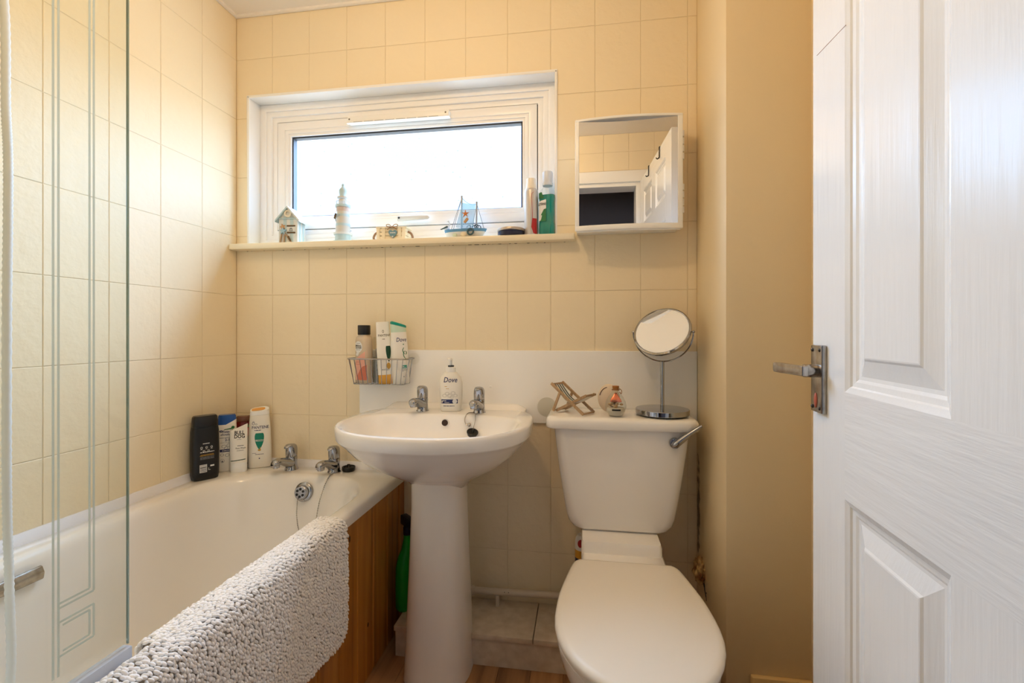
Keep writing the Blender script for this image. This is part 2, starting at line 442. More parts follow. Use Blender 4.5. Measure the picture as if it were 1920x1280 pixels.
# floor with planks
b = MB().box(-1.5, 1.5, -1.75, YB+.16, -.06, -.004)
floor = struct('floor', b, mat('floor_gap', (60, 44, 30), .8), 'oak coloured plank floor', 'floor')
x = -.66
while x < .6:
    y = -.9 - R.random()*.7
    while y < 1.62:
        y1 = min(y + 1.1, 1.625)
        pb = MB().box(-.0495, .0495, -(y1-y)/2+.0005, (y1-y)/2-.0005, -.004, 0).bevel(.001, 1)
        pb.build('plank', M_OAK, floor, smooth=0, loc=(x+.05, (y+y1)/2, 0)); y = y1
    x += .1
# ceiling edge bead
b = MB()
b.tube([(XL+.004, -.0, CEIL-.004), (XL+.004, YB-.004, CEIL-.004)], .008, 6).tube([(XL, YB-.004, CEIL-.004), (XN, YB-.004, CEIL-.004)], .008, 6)
struct('trim_2', b, M_CEIL, 'thin white bead between ceiling and tiles', 'trim', smooth=60)
# skirting on pier front
b = MB().box(.437, XR, YN-.016, YN, 0, .148).bevel(.004, 2)
struct('baseboard_right', b, mat('cream_skirting', (226, 196, 140), .4), 'low cream skirting board below the pier', 'baseboard', smooth=30)

# ------------------------------------------------------------------ window
win = thing('window_1', 'white framed landscape window with bright pane above the basin', 'window', (0, 0, 0), kind='structure')
def frame_ring(mb, o, i, y0, y1):
    """mitred rectangular ring: o, i = (x0, x1, z0, z1) outer and inner, y0 front, y1 back"""
    ro = [(o[0], o[2]), (o[1], o[2]), (o[1], o[3]), (o[0], o[3])]; ri = [(i[0], i[2]), (i[1], i[2]), (i[1], i[3]), (i[0], i[3])]
    L = [[(ro[k][0], y0, ro[k][1]), (ri[k][0], y0, ri[k][1]), (ri[k][0], y1, ri[k][1]), (ro[k][0], y1, ro[k][1])] for k in (0, 1, 2, 3)]
    V = [[mb.bm.verts.new(p) for p in q] for q in L]
    for k in range(4):
        A, B = V[k], V[(k+1) % 4]
        for j in range(4): mb.face([A[j], A[(j+1) % 4], B[(j+1) % 4], B[j]])
b = MB()   # plaster reveal lining
t = .004
b.box(WX0-t, WX0+t, YB-.003, 1.70, WZ0, WZ1+t).box(WX1-t, WX1+t, YB-.003, 1.70, WZ0, WZ1+t).box(WX0-t, WX1+t, YB-.003, 1.70, WZ1-t, WZ1+t).bevel(.002, 2)
b.build('reveal', M_GLOSSW, win)
b = MB()
O = (WX0+t, WX1-t, 1.392, WZ1-t)
def ins(r, a, bt=None): return (r[0]+a, r[1]-a, r[2]+(bt if bt is not None else a), r[3]-a)
f1 = ins(O, .026, .026); f2 = ins(O, .046, .046); f3 = ins(O, .066, .066)
frame_ring(b, O, f1, 1.686, 1.74); frame_ring(b, f1, f2, 1.692, 1.741); frame_ring(b, f2, f3, 1.700, 1.742)
b.bevel(.0016, 2, 60)
b.build('frame', M_UPVC, win)
sh = ins(O, .0695, .0695)
b = MB(); s2 = ins(sh, .030, .030); s3 = ins(sh, .044, .040); s4 = ins(sh, .054, .052)
frame_ring(b, sh, s2, 1.698, 1.75); frame_ring(b, s2, s3, 1.7005, 1.751); frame_ring(b, s3, s4, 1.704, 1.752)
b.bevel(.0014, 2, 60)
b.build('sash', M_UPVC, win)
b = MB(); frame_ring(b, ins(O, .066), ins(sh, .001), 1.712, 1.745); b.build('gasket', M_DARKGAP, win, smooth=0)
g1 = s4; b = MB(); frame_ring(b, g1, ins(g1, .006, .003), 1.712, 1.735); b.build('glazing_gasket', M_DARKGAP, win, smooth=0)
M_PANE = thin_glass('window_pane_glass', (.99, .995, 1.0), 0.05)
b = MB().box(g1[0]+.002, g1[1]-.002, 1.728, 1.734, g1[2]+.002, g1[3]-.002); b.build('pane', M_PANE, win, smooth=0)
b = MB()
for k in range(60): 
    px, pz, r = R.uniform(g1[0]+.03, g1[1]-.03), R.uniform(g1[2]+.03, g1[3]-.03), R.uniform(.0005, .0014)
    b.lathe([(r, 0), (r, .0004)], 6, (0, 0, 0)).xf(Matrix.Identity(4)) if False else b.sphere((px, 1.7276, pz), r, (1, .3, 1), 6, 4)
o = b.build('speck', mat('grime', (150, 152, 158), .8), win, kind='stuff')
# trickle vent
b = MB().box(-.897, -.494, 1.668, 1.699, 1.857, 1.882).bevel(.003, 2)
v = b.build('vent', M_PLAST, win)
b = MB().box(-.899, -.492, 1.664, 1.676, 1.853, 1.859).bevel(.001, 1); b.build('vent_lip', M_PLAST, v)
b = MB()
for k in range(8): b.box(-.87 + .043*k, -.834 + .043*k, 1.6636, 1.668, 1.8555, 1.857)
b.build('vent_slot', mat('vent_shadow', (150, 152, 160), .6), v, smooth=0)
b = MB()
for xx in (-.889, -.506): b.sphere((xx, 1.668, 1.870), .0035, (1, .5, 1), 10, 6)
b.build('vent_screw', mat('screw_grey', (120, 112, 100), .4, .6), v)
# handle
b = MB().lathe([(.0, -.001), (.0135, 0), (.0135, .007), (.011, .012), (0, .013)], 20).xf(Matrix.Translation((-.692, 1.703, 1.487)) @ Matrix.Rotation(PI/2, 4, 'X'))
h = b.build('handle_base', M_PLAST, win)
b = MB(); b.loft([[( -.70 + dx, 1.684 - dy, 1.4835 + dz*hh) for dy, dz in ((-.005, -1), (.005, -1), (.005, 1), (-.005, 1))] for dx, dy, hh in ((0, 0, .009), (.03, 0, .0085), (.09, .004, .008), (.122, .006, .0065), (.128, .006, .003))] if False else
    [[(-.70 + dx, 1.684 - oy + sy, 1.4835 + sz*hh) for sy, sz in ((-.005, -1), (.005, -1), (.005, 1), (-.005, 1))] for dx, oy, hh in ((0, 0, .009), (.03, .001, .0085), (.09, .006, .008), (.122, .008, .0065), (.128, .008, .003))])
b.bevel(.002, 2).build('handle_lever', mat('grey_white_plastic', (206, 206, 204), .3), win)
b = MB().sphere((-.692, 1.676, 1.486), .004, (1, .4, 1), 10, 6); b.build('handle_lock', M_BLACK, win)
# window board
b = MB().box(XL+.001, -.0285, 1.583, 1.69, 1.366, 1.388).bevel(.004, 2)
shelf = struct('trim_3', b, M_SHELF, 'cream gloss window board running from the left wall under the window', 'window sill', smooth=30)

b = MB()
for k in range(46): b.sphere((R.uniform(XL+.02, -.05), YB-.0006, 1.3655), R.uniform(.001, .0024), (R.uniform(1, 3), .4, .6), 6, 4)
b.build('grime', mat('dark_grime', (70, 56, 40), .9), shelf, kind='stuff')
# ------------------------------------------------------------------ splashback
b = MB().box(-.822, XN-.001, 1.6175, 1.6255, .733, .987).bevel(.0015, 1)
struct('trim_4', b, mat('white_splashback', (248, 247, 244), .16, bump=(14, .05, 2, .003)), 'plain white splashback panel behind basin and cistern', 'splashback', smooth=30)

# ================================================================== BATH
TZ = .545
bath = thing('bathtub', 'white acrylic bath along the left wall with two chrome taps', 'bath', (0, 0, 0))
bx0, bx1, by0, by1 = XL+.003, -.642, .13, YB-.003
ix0, ix1, iy0, iy1, ir = -1.262, -.694, .25, 1.522, .205
def sc_ring(ax, ay, z, r, oy=0):   # inner well ring inset by ax / ay
    return rrect(ix0+ax, ix1-ax, iy0+ay*1.6, iy1-ay, max(r, .05), z, 12)
rings = [rrect(bx0, bx1, by0, by1, .012, .512, 12), rrect(bx0, bx1, by0, by1, .012, .534, 12), rrect(bx0+.003, bx1-.003, by0+.003, by1-.003, .011, .541, 12), rrect(bx0+.009, bx1-.009, by0+.009, by1-.009, .01, TZ, 12),
         sc_ring(-.014, -.014, TZ, ir+.014), sc_ring(-.007, -.007, .5446, ir+.007), sc_ring(-.002, -.002, .5432, ir+.002), sc_ring(.004, .004, .539, ir), sc_ring(.010, .010, .531, ir), sc_ring(.015, .015, .518, ir),
         sc_ring(.022, .026, .48, ir), sc_ring(.034, .05, .40, ir-.01), sc_ring(.05, .08, .30, ir-.02), sc_ring(.062, .105, .225, ir-.03), sc_ring(.078, .13, .185, ir-.03), sc_ring(.105, .165, .165, ir-.05), sc_ring(.15, .22, .16, ir-.08)]
MB().loft(rings, False, True).build('tub', M_BATH, bath, smooth=50)
# edge upstand seal
b = MB()
prof = [(0, 0), (.020, 0), (.018, .006), (.010, .016), (.005, .0235), (0, .0235)]
b.loft([[(XL + a, y, TZ + z) for a, z in prof] for y in (YF+.02, YB-.0005)])
b.loft([[(x_, YB - a, TZ + z) for a, z in prof] for x_ in (XL+.0005, -.645)])
struct('trim_5', b, M_SEAL, 'white plastic sealing strip where bath meets tiles', 'trim', smooth=40)

def tap(parent, loc, rotz, s=1.0):
    M = Matrix.Translation(loc) @ Matrix.Rotation(rotz, 4, 'Z') @ Matrix.Scale(s, 4)
    b = MB()
    b.lathe([(.0, 0), (.0235, 0), (.0235, .003), (.0205, .006), (.0195, .03), (.0205, .044), (.0195, .049), (0, .049)], 24)
    def sp(y, z, w, h): return [(w*math.cos(2*PI*k/16), y, z + h*math.sin(2*PI*k/16)) for k in range(16)]
    b.loft([sp(.0, .024, .0190, .021), sp(-.020, .028, .0188, .0195), sp(-.040, .037, .0178, .0155), sp(-.058, .0445, .0168, .0125), sp(-.073, .0455, .0158, .0115), sp(-.085, .043, .0140, .011), sp(-.092, .039, .0095, .008)])
    b.lathe([(.0, 0), (.0115, 0), (.0125, .004), (.0125, .014), (0, .014)], 16, (0, -.076, .0255))
    b.xf(M); t = b.build('tap', M_CHROME, parent, smooth=50)
    b = MB()
    b.loft([superell(0, oy, a, bb, 2.2, 24, z) for z, a, bb, oy in ((.0495, .0185, .0185, 0), (.052, .0195, .0195, 0), (.072, .0198, .0202, -.0005), (.082, .0190, .0200, -.001), (.089, .0165, .0195, -.003), (.0935, .0125, .0165, -.007), (.0955, .007, .010, -.011))])
    b.loft([[(w*math.cos(2*PI*k/12), y, z + hh*math.sin(2*PI*k/12)) for k in range(12)] for y, z, w, hh in ((-.004, .088, .0145, .006), (-.018, .0895, .0125, .005), (-.026, .0875, .010, .004), (-.031, .0845, .006, .003))])
    b.xf(M); b.build('tap_handle', M_CHROME, t, smooth=50)
    b = MB().lathe([(.0, 0), (.019, 0), (.019, .002), (0, .002)], 20, (0, 0, .0485)).xf(M); b.build('tap_joint', M_BLACK, t)
    return t
tap(bath, (-1.066, 1.572, TZ), -.12, 1.0)
tap(bath, (-.894, 1.568, TZ), -.10, 1.0)
# overflow with chain
OV = Vector((-.967, 1.4935, .492))
Mo = Matrix.Translation(OV) @ Matrix.Rotation(math.radians(-10), 4, 'X') @ Matrix.Rotation(PI/2, 4, 'X')
b = MB().lathe([(0, -.006), (.033, -.006), (.033, .001), (.030, .004), (.0245, .005), (.0235, .018), (.0205, .021), (0, .0215)], 32).xf(Mo)
ov = b.build('overflow', M_CHROME, bath, smooth=40)
b = MB()
for k in range(6): b.lathe([(0, .0205), (.0046, .0205), (.0046, .0222), (0, .0222)], 12, (.0125*math.cos(k*PI/3+.5), .0125*math.sin(k*PI/3+.5), 0))
b.xf(Mo).build('overflow_hole', M_BLACK, ov)
def bead_chain(pts, r, gap, name, parent):
    P = spline(pts, 24); b = MB(); acc = 0; b.tube(P, r*.45, 5)
    for a, c in zip(P, P[1:]):
        acc += (c-a).length
        if acc >= gap: b.sphere(c, r, (1, 1, 1), 6, 4); acc = 0
    return b.build(name, M_CHROME2, parent, smooth=60, kind='stuff')
bead_chain([(-.972, 1.468, .480), (-.971, 1.462, .455), (-.967, 1.455, .42), (-.955, 1.45, .375), (-.930, 1.45, .345), (-.905, 1.45, .362), (-.897, 1.455, .41), (-.893, 1.47, .47), (-.888, 1.492, .515), (-.884, 1.507, .537), (-.882, 1.522, .5475), (-.884, 1.545, .5465)], .0024, .0056, 'chain', bath)
# plug resting beside the right tap
b = MB().lathe([(0, 0), (.020, 0), (.0225, .004), (.0235, .012), (.0235, .0155), (.021, .0165), (.019, .0135), (0, .0135)], 28, (-.846, 1.583, TZ+.0005))
b.tube([(-.852, 1.583, TZ+.013), (-.849, 1.583, TZ+.024), (-.842, 1.583, TZ+.024), (-.839, 1.583, TZ+.013)], .0022, 6)
b.tube([(-.860, 1.575, TZ+.014), (-.853, 1.578, TZ+.020), (-.850, 1.583, TZ+.018)], .0018, 6)
b.build('plug', M_BLACK, bath)
# grip handle on the inner side
b = MB()
b.loft([[(-1.236 + dx*.5, y, .498 + dz) for dx, dz in ((0, -.017), (.020, -.013), (.025, .002), (.012, .016), (0, .017))] for y in (.68, .70, .86, .892)])
b.bevel(.002, 2).build('grip', M_CHROME2, bath)
# front panel of pine boards
panel = thing('bath_surround', 'orange pine tongue and groove panel along the side of the bath', 'panel', (-.648, 0, 0))
ys = [1.624, 1.570, 1.470, 1.368, 1.264, 1.162, 1.06, .958, .856, .754, .652, .55, .448, .346, .244, .142]
for a, c in zip(ys, ys[1:]):
    b = MB().box(-.012, 0, -(a-c)/2+.0004, (a-c)/2-.0004, 0, .5105)
    ed = [e for e in b.bm.edges if all(abs(v.co.x) < 1e-6 for v in e.verts) and abs(e.verts[0].co.y-e.verts[1].co.y) < 1e-6]
    bmesh.ops.bevel(b.bm, geom=ed, offset=.004, segments=1, affect='EDGES')
    b.build('board', M_PINE, panel, smooth=0, loc=(0, (a+c)/2, .0005))
b = MB().sphere((.0005, 1.218, .47), .006, (.15, .55, 1.7), 10, 6); b.build('knot', mat('dark_knot', (52, 28, 12), .6), panel)
b = MB().sphere((.0005, 1.33, .16), .006, (.15, .7, 1.2), 10, 6); b.build('knot', MATS['dark_knot'], panel)

# ------------------------------------------------------------------ glass screen on the bath rim
M_SCREEN = thin_glass('screen_glass', (.965, .985, .975), 0.0, ior=1.45)
M_ETCH = bpy.data.materials.new('etched_frost'); M_ETCH.use_nodes = True
_n = M_ETCH.node_tree; _b = _n.nodes['Principled BSDF']; _b.inputs['Base Color'].default_value = lin((214, 228, 218)); _b.inputs['Roughness'].default_value = .7; _b.inputs['Alpha'].default_value = .55
M_GEDGE = mat('green_glass_edge', (176, 198, 188), .15, trans=.5)
scr = thing('bath_screen', 'clear glass shower screen with etched lines standing on bath rim', 'shower screen', (-.681, 0, 0))
gy1, gy0 = .605, .135
MB().box(-.002, .003, gy0, gy1-.0012, .581, 1.96).build('glass_panel', M_SCREEN, scr, smooth=0)
MB().box(-.001, .003, gy1-.0012, gy1, .581, 1.96).build('glass_edge', M_GEDGE, scr, smooth=0)
b = MB().box(-.009, .007, gy0, gy1+.002, .5475, .577).bevel(.002, 2); b.build('seal', mat('clear_seal', (214, 218, 226), .15, trans=.35), scr)
b = MB().box(-.014, .014, .112, .138, .548, 1.96).bevel(.002, 2); b.build('wall_profile', M_UPVC, scr)
b = MB(); e0, e1 = .0031, .0034
w = .0028
def vline(y, z0, z1): b.box(e0, e1, y-w/2, y+w/2, z0, z1)
def hline(y0, y1, z): b.box(e0, e1, y0, y1, z-w/2, z+w/2)
ya, yb_, yc, yd = .5478, .5535, .5030, .5092
for y in (ya, yb_): vline(y, .689 if y == yb_ else .695, 1.95)
for y in (yc, yd): vline(y, .60, 1.95)
hline(yd, yb_, .689); hline(yd, ya, .695)
for (a, c, z0, z1) in ((yd, yb_, .6255, .6705), (yd+.005, ya, .631, .665)):
    hline(a, c, z0); hline(a, c, z1); vline(c, z0, z1)
b.build('etched_line', M_ETCH, scr, smooth=0)
# shower hose
P = spline([(-1.0, .10, 1.86), (-1.0, .25, 1.93), (-1.002, .50, 1.93), (-1.003, .645, 1.84), (-1.003, .668, 1.63), (-1.001, .6695, 1.45), (-.9985, .671, 1.36), (-.9985, .671, 1.25), (-1.0, .6705, 1.1), (-1.0, .67, .85), (-1.0, .671, .72), (-.998, .6725, .6), (-.998, .672, .42), (-.998, .63, .30), (-1.0, .50, .26), (-1.0, .3, .40), (-1.0, .10, .75)], 26)
hb = MB(); hb.tube(P, [.0068 if i % 2 else .0058 for i in range(len(P))], 10)
tag(hb.build('shower_hose', mat('white_hose', (226, 228, 226), .3), None, smooth=70), 'white ribbed shower hose hanging down behind the glass screen', 'hose')

# ------------------------------------------------------------------ chenille bath mat over the rim
def mat_path(y):
    wv = .004*math.sin(y*11) + .003*math.sin(y*23+1)
    if y > .64: ins_ = [(-.706, .47), (-.706, .525), (-.702, .546)]
    else: ins_ = [(-.6690, .5480), (-.6680, .553), (-.6650, .558)]
    tp = [(-.69 if y > .64 else -.660, .5545 if y > .64 else .5625), (-.665 if y > .64 else -.652, .5565 if y > .64 else .563), (-.642, .5560), (-.628+wv*.3, .550), (-.6225+wv*.5, .537), (-.6195+wv, .50), (-.618+wv, .42), (-.619+wv*1.2, .34), (-.621+wv, .25)]
    return ins_ + tp
my1, my0 = 1.148, .30
rows = []
NY, NS = 110, 60
def mat_pt(y):
    P = spline([(a, 0, c) for a, c in mat_path(y)], 6); L = [0]
    for a, c in zip(P, P[1:]): L.append(L[-1] + (c-a).length)
    return P, L
def sample(PL, s):
    P, L = PL
    s = max(0, min(s, L[-1]-1e-6))
    for i in range(len(P)-1):
        if L[i+1] >= s:
            t = (s-L[i])/max(L[i+1]-L[i], 1e-9); p = P[i].lerp(P[i+1], t); d = (P[i+1]-P[i]).normalized(); return p, Vector((-d.z, 0, d.x)) if False else Vector((-d.z, 0, d.x))*1.0, d
    return P[-1], Vector((1, 0, 0)), Vector((0, 0, -1))
def rag(y):   # how far up the hanging edge sits near the far corner
    e = my1 - y
    return .0 if e > .045 else .045*(1-math.sqrt(max(0, 1-((.045-e)/.045)**2)))
mat_o = thing('bath_mat', 'off white chenille bath mat draped over the bath rim', 'bath mat', (0, 0, 0))
import numpy as np
ico_v = []; 
def tuft_unit():
    bm = bmesh.new(); bmesh.ops.create_icosphere(bm, subdivisions=2, radius=1.0)
    V = np.array([v.co[:] for v in bm.verts]); Fs = np.array([[v.index for v in f.verts] for f in bm.faces]); bm.free(); return V, Fs
TV, TF = tuft_unit()
b = MB(); rr = []
ny = 80
for j in range(ny+1):
    y = my0 + (my1-my0)*j/ny; PL = mat_pt(y); Lt = PL[1][-1] - rag(y)
    rr.append((y, PL, Lt))
ringsA, ringsB = [], []
for y, PL, Lt in rr:
    a = []; c_ = []
    for i in range(41):
        p, n, d = sample(PL, Lt*i/40); a.append((p.x, y, p.z)); q = p - Vector((-d.z, 0, d.x))*.006; c_.append((q.x, y, q.z))
    ringsA.append(a); ringsB.append(c_)
full = [a + c_[::-1] for a, c_ in zip(ringsA, ringsB)]
b.loft(full)
M_MAT = mat('chenille_cotton', (246, 243, 240), .95, spec=.1)
b.build('backing', mat('mat_backing', (176, 167, 155), 1.0, spec=.05), mat_o, smooth=80)
VV, FF, k = [], [], 0
y = my0 + .004
row = 0
while y < my1 - .002:
    PL = mat_pt(y); Lt = PL[1][-1] - rag(y)
    s = .004 + (row % 2)*.0045
    while s < Lt + .004:
        p, n, d = sample(PL, min(s, Lt-.001)); nn = Vector((-d.z, 0, d.x))
        if s > Lt: p = p + d*(s-Lt)
        hang = s > .30
        ln = R.uniform(.0046, .0062); wd = R.uniform(.0024, .0031); ht = R.uniform(.0026, .0036)
        ang = R.gauss(.25, .22); tl = R.gauss(.22, .14)
        dv = (d*math.cos(ang) + Vector((0, 1, 0))*math.sin(ang)).normalized(); dv = (dv*math.cos(tl) + nn*math.sin(tl)).normalized()
        sd = nn.cross(dv).normalized(); up = dv.cross(sd)
        A = np.array([[*(dv*ln)], [*(sd*wd)], [*(up*ht)]])
        o = np.array([p.x + nn.x*.0030 + R.gauss(0, .0006), y + R.gauss(0, .0011), p.z + nn.z*.0030 + R.gauss(0, .0006)])
        VV.append(TV @ A + o); FF.append(TF + k); k += len(TV)
        s += R.uniform(.0078, .0090)
    y += .0053; row += 1
VV = np.concatenate(VV); FF = np.concatenate(FF)
me = bpy.data.meshes.new('tufts'); me.vertices.add(len(VV)); me.vertices.foreach_set('co', VV.ravel().astype('f'))
me.loops.add(FF.size); me.loops.foreach_set('vertex_index', FF.ravel().astype('i')); me.polygons.add(len(FF))
me.polygons.foreach_set('loop_start', np.arange(0, FF.size, 3, dtype='i')); me.polygons.foreach_set('loop_total', np.full(len(FF), 3, dtype='i'))
me.update(); me.polygons.foreach_set('use_smooth', np.ones(len(FF), dtype=bool)); me.update()
place(me, 'tufts', M_MAT, mat_o, kind='stuff')

# ================================================================== WASHBASIN
BC = -.447
basin = thing('washbasin', 'white ceramic pedestal washbasin with two chrome taps', 'basin', (BC, 0, 0))
SEG = 64
def outer(z, k=1.0, a=.293, cy=1.385, bf=.272, nb=4.2, sy=None):
    """basin outline: rounded front, squarer back; k shrinks it about the pedestal"""
    out = []
    for i in range(SEG):
        t = 2*PI*i/SEG; co, si = math.cos(t), math.sin(t)
        if si < 0: x, y = a*sgnpow(co, 2/2.25), cy + bf*sgnpow(si, 2/2.25)
        else: x, y = a*sgnpow(co, 2/2.6), cy + (YB-.003-cy)*sgnpow(si, 2/3.4)
        out.append((x*k, 1.44 + (y-1.44)*(k if sy is None else sy) if y < 1.44 else 1.44 + (y-1.44)*(1 if sy is None else max(sy, .92)), z))
    return out
def inner(z, k, dy=0.0, ky=None):
    out = []; ky = ky or k
    for i in range(SEG):
        t = 2*PI*i/SEG; co, si = math.cos(t), math.sin(t)
        n = 2.3 if si < 0 else 3.2
        x = .262*sgnpow(co, 2/n); y = 1.325 + (.190 if si < 0 else .150)*sgnpow(si, 2/n)
        out.append((x*k, 1.325 + dy + (y-1.325)*ky, z))
    return out
rings = [outer(.575, .31), outer(.598, .37), outer(.622, .52), outer(.655, .70), outer(.692, .845), outer(.724, .935), outer(.737, .975), outer(.7405, .988), outer(.7445, .997), outer(.772, 1.004), outer(.779, .998), outer(.782, .985),
         inner(.782, 1.035), inner(.7805, 1.005), inner(.776, .985), inner(.768, .968), inner(.755, .945), inner(.735, .905), inner(.71, .83), inner(.685, .70), inner(.667, .52), inner(.658, .30), inner(.655, .10)]
b = MB().loft(rings)
b.loft([[(x_, 1.568, .780), (x_, 1.590, .7815+.0035*h_), (x_, 1.604, .782+.012*h_), (x_, 1.614, .782+.016*h_), (x_, YB-.0035, .782+.016*h_), (x_, YB-.0035, .77)] for x_, h_ in ((-.255, .0), (-.245, .5), (-.228, .95), (-.20, 1), (0, 1), (.20, 1), (.222, .95), (.24, .5), (.25, 0))])
b.build('bowl', M_CER, basin, smooth=50)
b = MB()
pr = []
for z, a, d in ((0, .104, .104), (.02, .102, .101), (.2, .094, .093), (.4, .085, .085), (.52, .081, .082), (.60, .081, .084), (.64, .088, .088)):
    ring = []
    for i in range(40):
        t = 2*PI*i/40; co, si = math.cos(t), math.sin(t)
        ring.append((a*sgnpow(co, 2/2.6), 1.40 + (d*sgnpow(si, 2/2.3) if si < 0 else .10*sgnpow(si, 2/5)), z))
    pr.append(ring)
b.loft(pr).build('pedestal', M_CER, basin, smooth=50)
tap(basin, (-.098, 1.528, .781), -.10, .92)
tap(basin, (.102, 1.524, .781), -.04, .92)
Mb = Matrix.Translation((.002, 1.4625, .7555)) @ Matrix.Rotation(math.radians(78), 4, 'X')
b = MB().lathe([(0, .002), (.010, .002), (.0125, .0035), (.0125, -.004), (0, -.004)], 24).xf(Mb); ob = b.build('overflow_ring', M_CER, basin)
b = MB().lathe([(0, .0025), (.0102, .0025), (.0102, .004), (0, .004)], 24).xf(Mb); b.build('overflow_hole', mat('brown_hole', (58, 42, 34), .7), ob)
bead_chain([(.105, 1.50, .7835), (.100, 1.478, .7825), (.104, 1.460, .771), (.102, 1.456, .757), (.098, 1.450, .737)], .0013, .0032, 'chain', basin)
b = MB().tube(spline([(.090, 1.506, .783), (.074, 1.486, .785), (.068, 1.470, .776), (.068, 1.462, .764), (.074, 1.458, .753), (.081, 1.456, .750)], 8), .0014, 6).sphere((.084, 1.456, .753), .0062, (1, .9, 1), 12, 8)
b.build('chain_stay', M_CHROME2, basin)
Mp = Matrix.Translation((.098, 1.442, .729)) @ Matrix.Rotation(math.radians(24), 4, 'X') @ Matrix.Rotation(.22, 4, 'Y')
b = MB().lathe([(0, -.006), (.015, -.006), (.0165, -.001), (.0185, .003), (.0185, .006), (.0165, .007), (.0145, .0045), (0, .0045)], 24)
b.tube([(-.004, 0, .004), (-.003, 0, .011), (.003, 0, .011), (.004, 0, .004)], .0016, 6)
b.xf(Mp).build('plug', M_BLACK, basin)

# ================================================================== TOILET
TX = .114
toilet = thing('toilet', 'white close coupled toilet with lid closed and chrome flush lever', 'toilet', (TX, 0, 0))
def cis(z, hw, y0, y1=1.612, r=.035): return rrect(-hw, hw, y0, y1, r, z, 6)
b = MB().loft([cis(.434, .118, 1.475, r=.02), cis(.4365, .134, 1.466, r=.025), cis(.444, .148, 1.46, r=.03), cis(.458, .159, 1.455), cis(.48, .166, 1.452), cis(.54, .176, 1.447), cis(.62, .188, 1.442), cis(.70, .198, 1.438), cis(.762, .205, 1.435)])
b.build('cistern', M_CER, toilet, smooth=50)
b = MB()
Lx = .229
def lid(z, d, r): return rrect(-Lx+d, Lx-d, 1.421+d, 1.614, r, z, 8)
b.loft([lid(.7545, .006, .03), lid(.7555, .002, .035), lid(.758, .0, .038), lid(.778, .0005, .038), lid(.785, .004, .036), lid(.789, .010, .03), lid(.791, .021, .022)])
b.build('cistern_lid', M_CER, toilet, smooth=50)
# lever
b = MB().lathe([(0, -.004), (.0155, -.004), (.0165, .006), (.0145, .012), (0, .014)], 24).xf(Matrix.Translation((.155, 1.437, .722)) @ Matrix.Rotation(PI/2, 4, 'X'))
b.tube([(.148, 1.421, .717), (.155, 1.418, .722), (.170, 1.416, .735), (.190, 1.414, .752), (.212, 1.412, .769), (.226, 1.411, .779)], [.013, .0185, .0165, .0120, .0098, .0075], 14, sq=.62)
b.build('flush_lever', M_CHROME, toilet, smooth=60)
# pan, neck
def egg(z, k=1.0, kx=None, back=1.31, d=0.0):
    kx = kx or k
    P = [(-.128+d, back-d), (-.142+d, back-.022-d*.5), (-.158+d, 1.215), (-.171+d, 1.14), (-.1765+d, 1.07)]
    half = spline([(a, c, 0) for a, c in P], 5)[:-1]
    n = 18
    arc = [(-(.177-d)*math.cos(PI*i/n), 1.045 - (.218-d)*math.sin(PI*i/n)) for i in range(n+1)]
    pts = [(p.x, p.y) for p in half] + arc + [(-p.x, p.y) for p in half[::-1]]
    return [(x*kx, 1.15 + (y-1.15)*k, z) for x, y in pts]
b = MB()
b.loft([egg(0, .62, .60), egg(.03, .60, .58), egg(.12, .58, .56), egg(.20, .62, .62), egg(.28, .78, .80), egg(.34, .91, .93), egg(.372, .955, .965), egg(.388, .96, .97), egg(.392, .94, .95)])
b.loft([rrect(-.118, .118, 1.27, 1.52, .02, z, 5) for z in (.30, .385)] + [rrect(-.116, .116, 1.274, 1.52, .02, .396, 5), rrect(-.110, .110, 1.28, 1.52, .018, .400, 5)])
b.loft([rrect(-.119, .113, 1.385, 1.52, .012, z, 5) for z in (.36, .424)] + [rrect(-.116, .110, 1.390, 1.52, .012, .4325, 5)])
b.build('pan', M_CER, toilet, smooth=50)
b = MB().loft([egg(.393, .985, .975, d=.004), egg(.395, .99, .985, d=.002), egg(.4005, .99, .985, d=.002), egg(.402, .985, .975, d=.004)]); b.build('seat', M_TOSEAT, toilet, smooth=50)
b = MB().loft([egg(.4030, 1, d=.005), egg(.4045, 1, d=.001), egg(.411, 1, d=.0), egg(.4165, 1, d=.002), egg(.4205, 1, d=.007), egg(.4225, 1, d=.016), egg(.4235, 1, d=.05)]); b.build('seat_lid', M_TOSEAT, toilet, smooth=60)
for sx in (-.075, .075): MB().lathe([(0, 0), (.013, 0), (.013, .012), (0, .013)], 16, (sx, 1.318, .397)).build('hinge', M_TOSEAT, toilet)

# ------------------------------------------------------------------ pipe boxing and pipe
b = MB().box(-.603, -.02, 1.432, 1.452, 0, .083).bevel(.001, 1)
box_o = thing('trim_6', 'low off white painted pipe boxing along the back wall', 'boxing', (0, 0, 0), kind='structure')
b.build('front_board', M_BOX, box_o, smooth=0)
for x0, x1 in ((-.606, -.1545), (-.152, -.02)):
    MB().box(x0, x1, 1.4255, 1.6245, .0845, .101).bevel(.0015, 2).build('top_board', M_BOX, box_o, smooth=30)
MB().box(-.603, -.590, 1.452, 1.6245, 0, .083).build('end_board', M_BOX, box_o, smooth=0)
pipe = thing('waste_pipe', 'off white painted waste pipe running above the boxing', 'pipe', (0, 0, 0))
M_PIPE = mat('painted_pipe', (206, 192, 172), .45, bump=(80, .2, 3, .002))
b = MB().tube([(-.41, 1.588, .146), (-.2, 1.588, .150), (-.032, 1.588, .154)], .0115, 14); b.build('tube', M_PIPE, pipe)
b = MB().tube([(-.402, 1.588, .146), (-.378, 1.588, .146)], .0155, 14).tube([(-.394, 1.588, .146), (-.386, 1.588, .146)], .019, 8); b.build('coupling', M_PIPE, pipe)
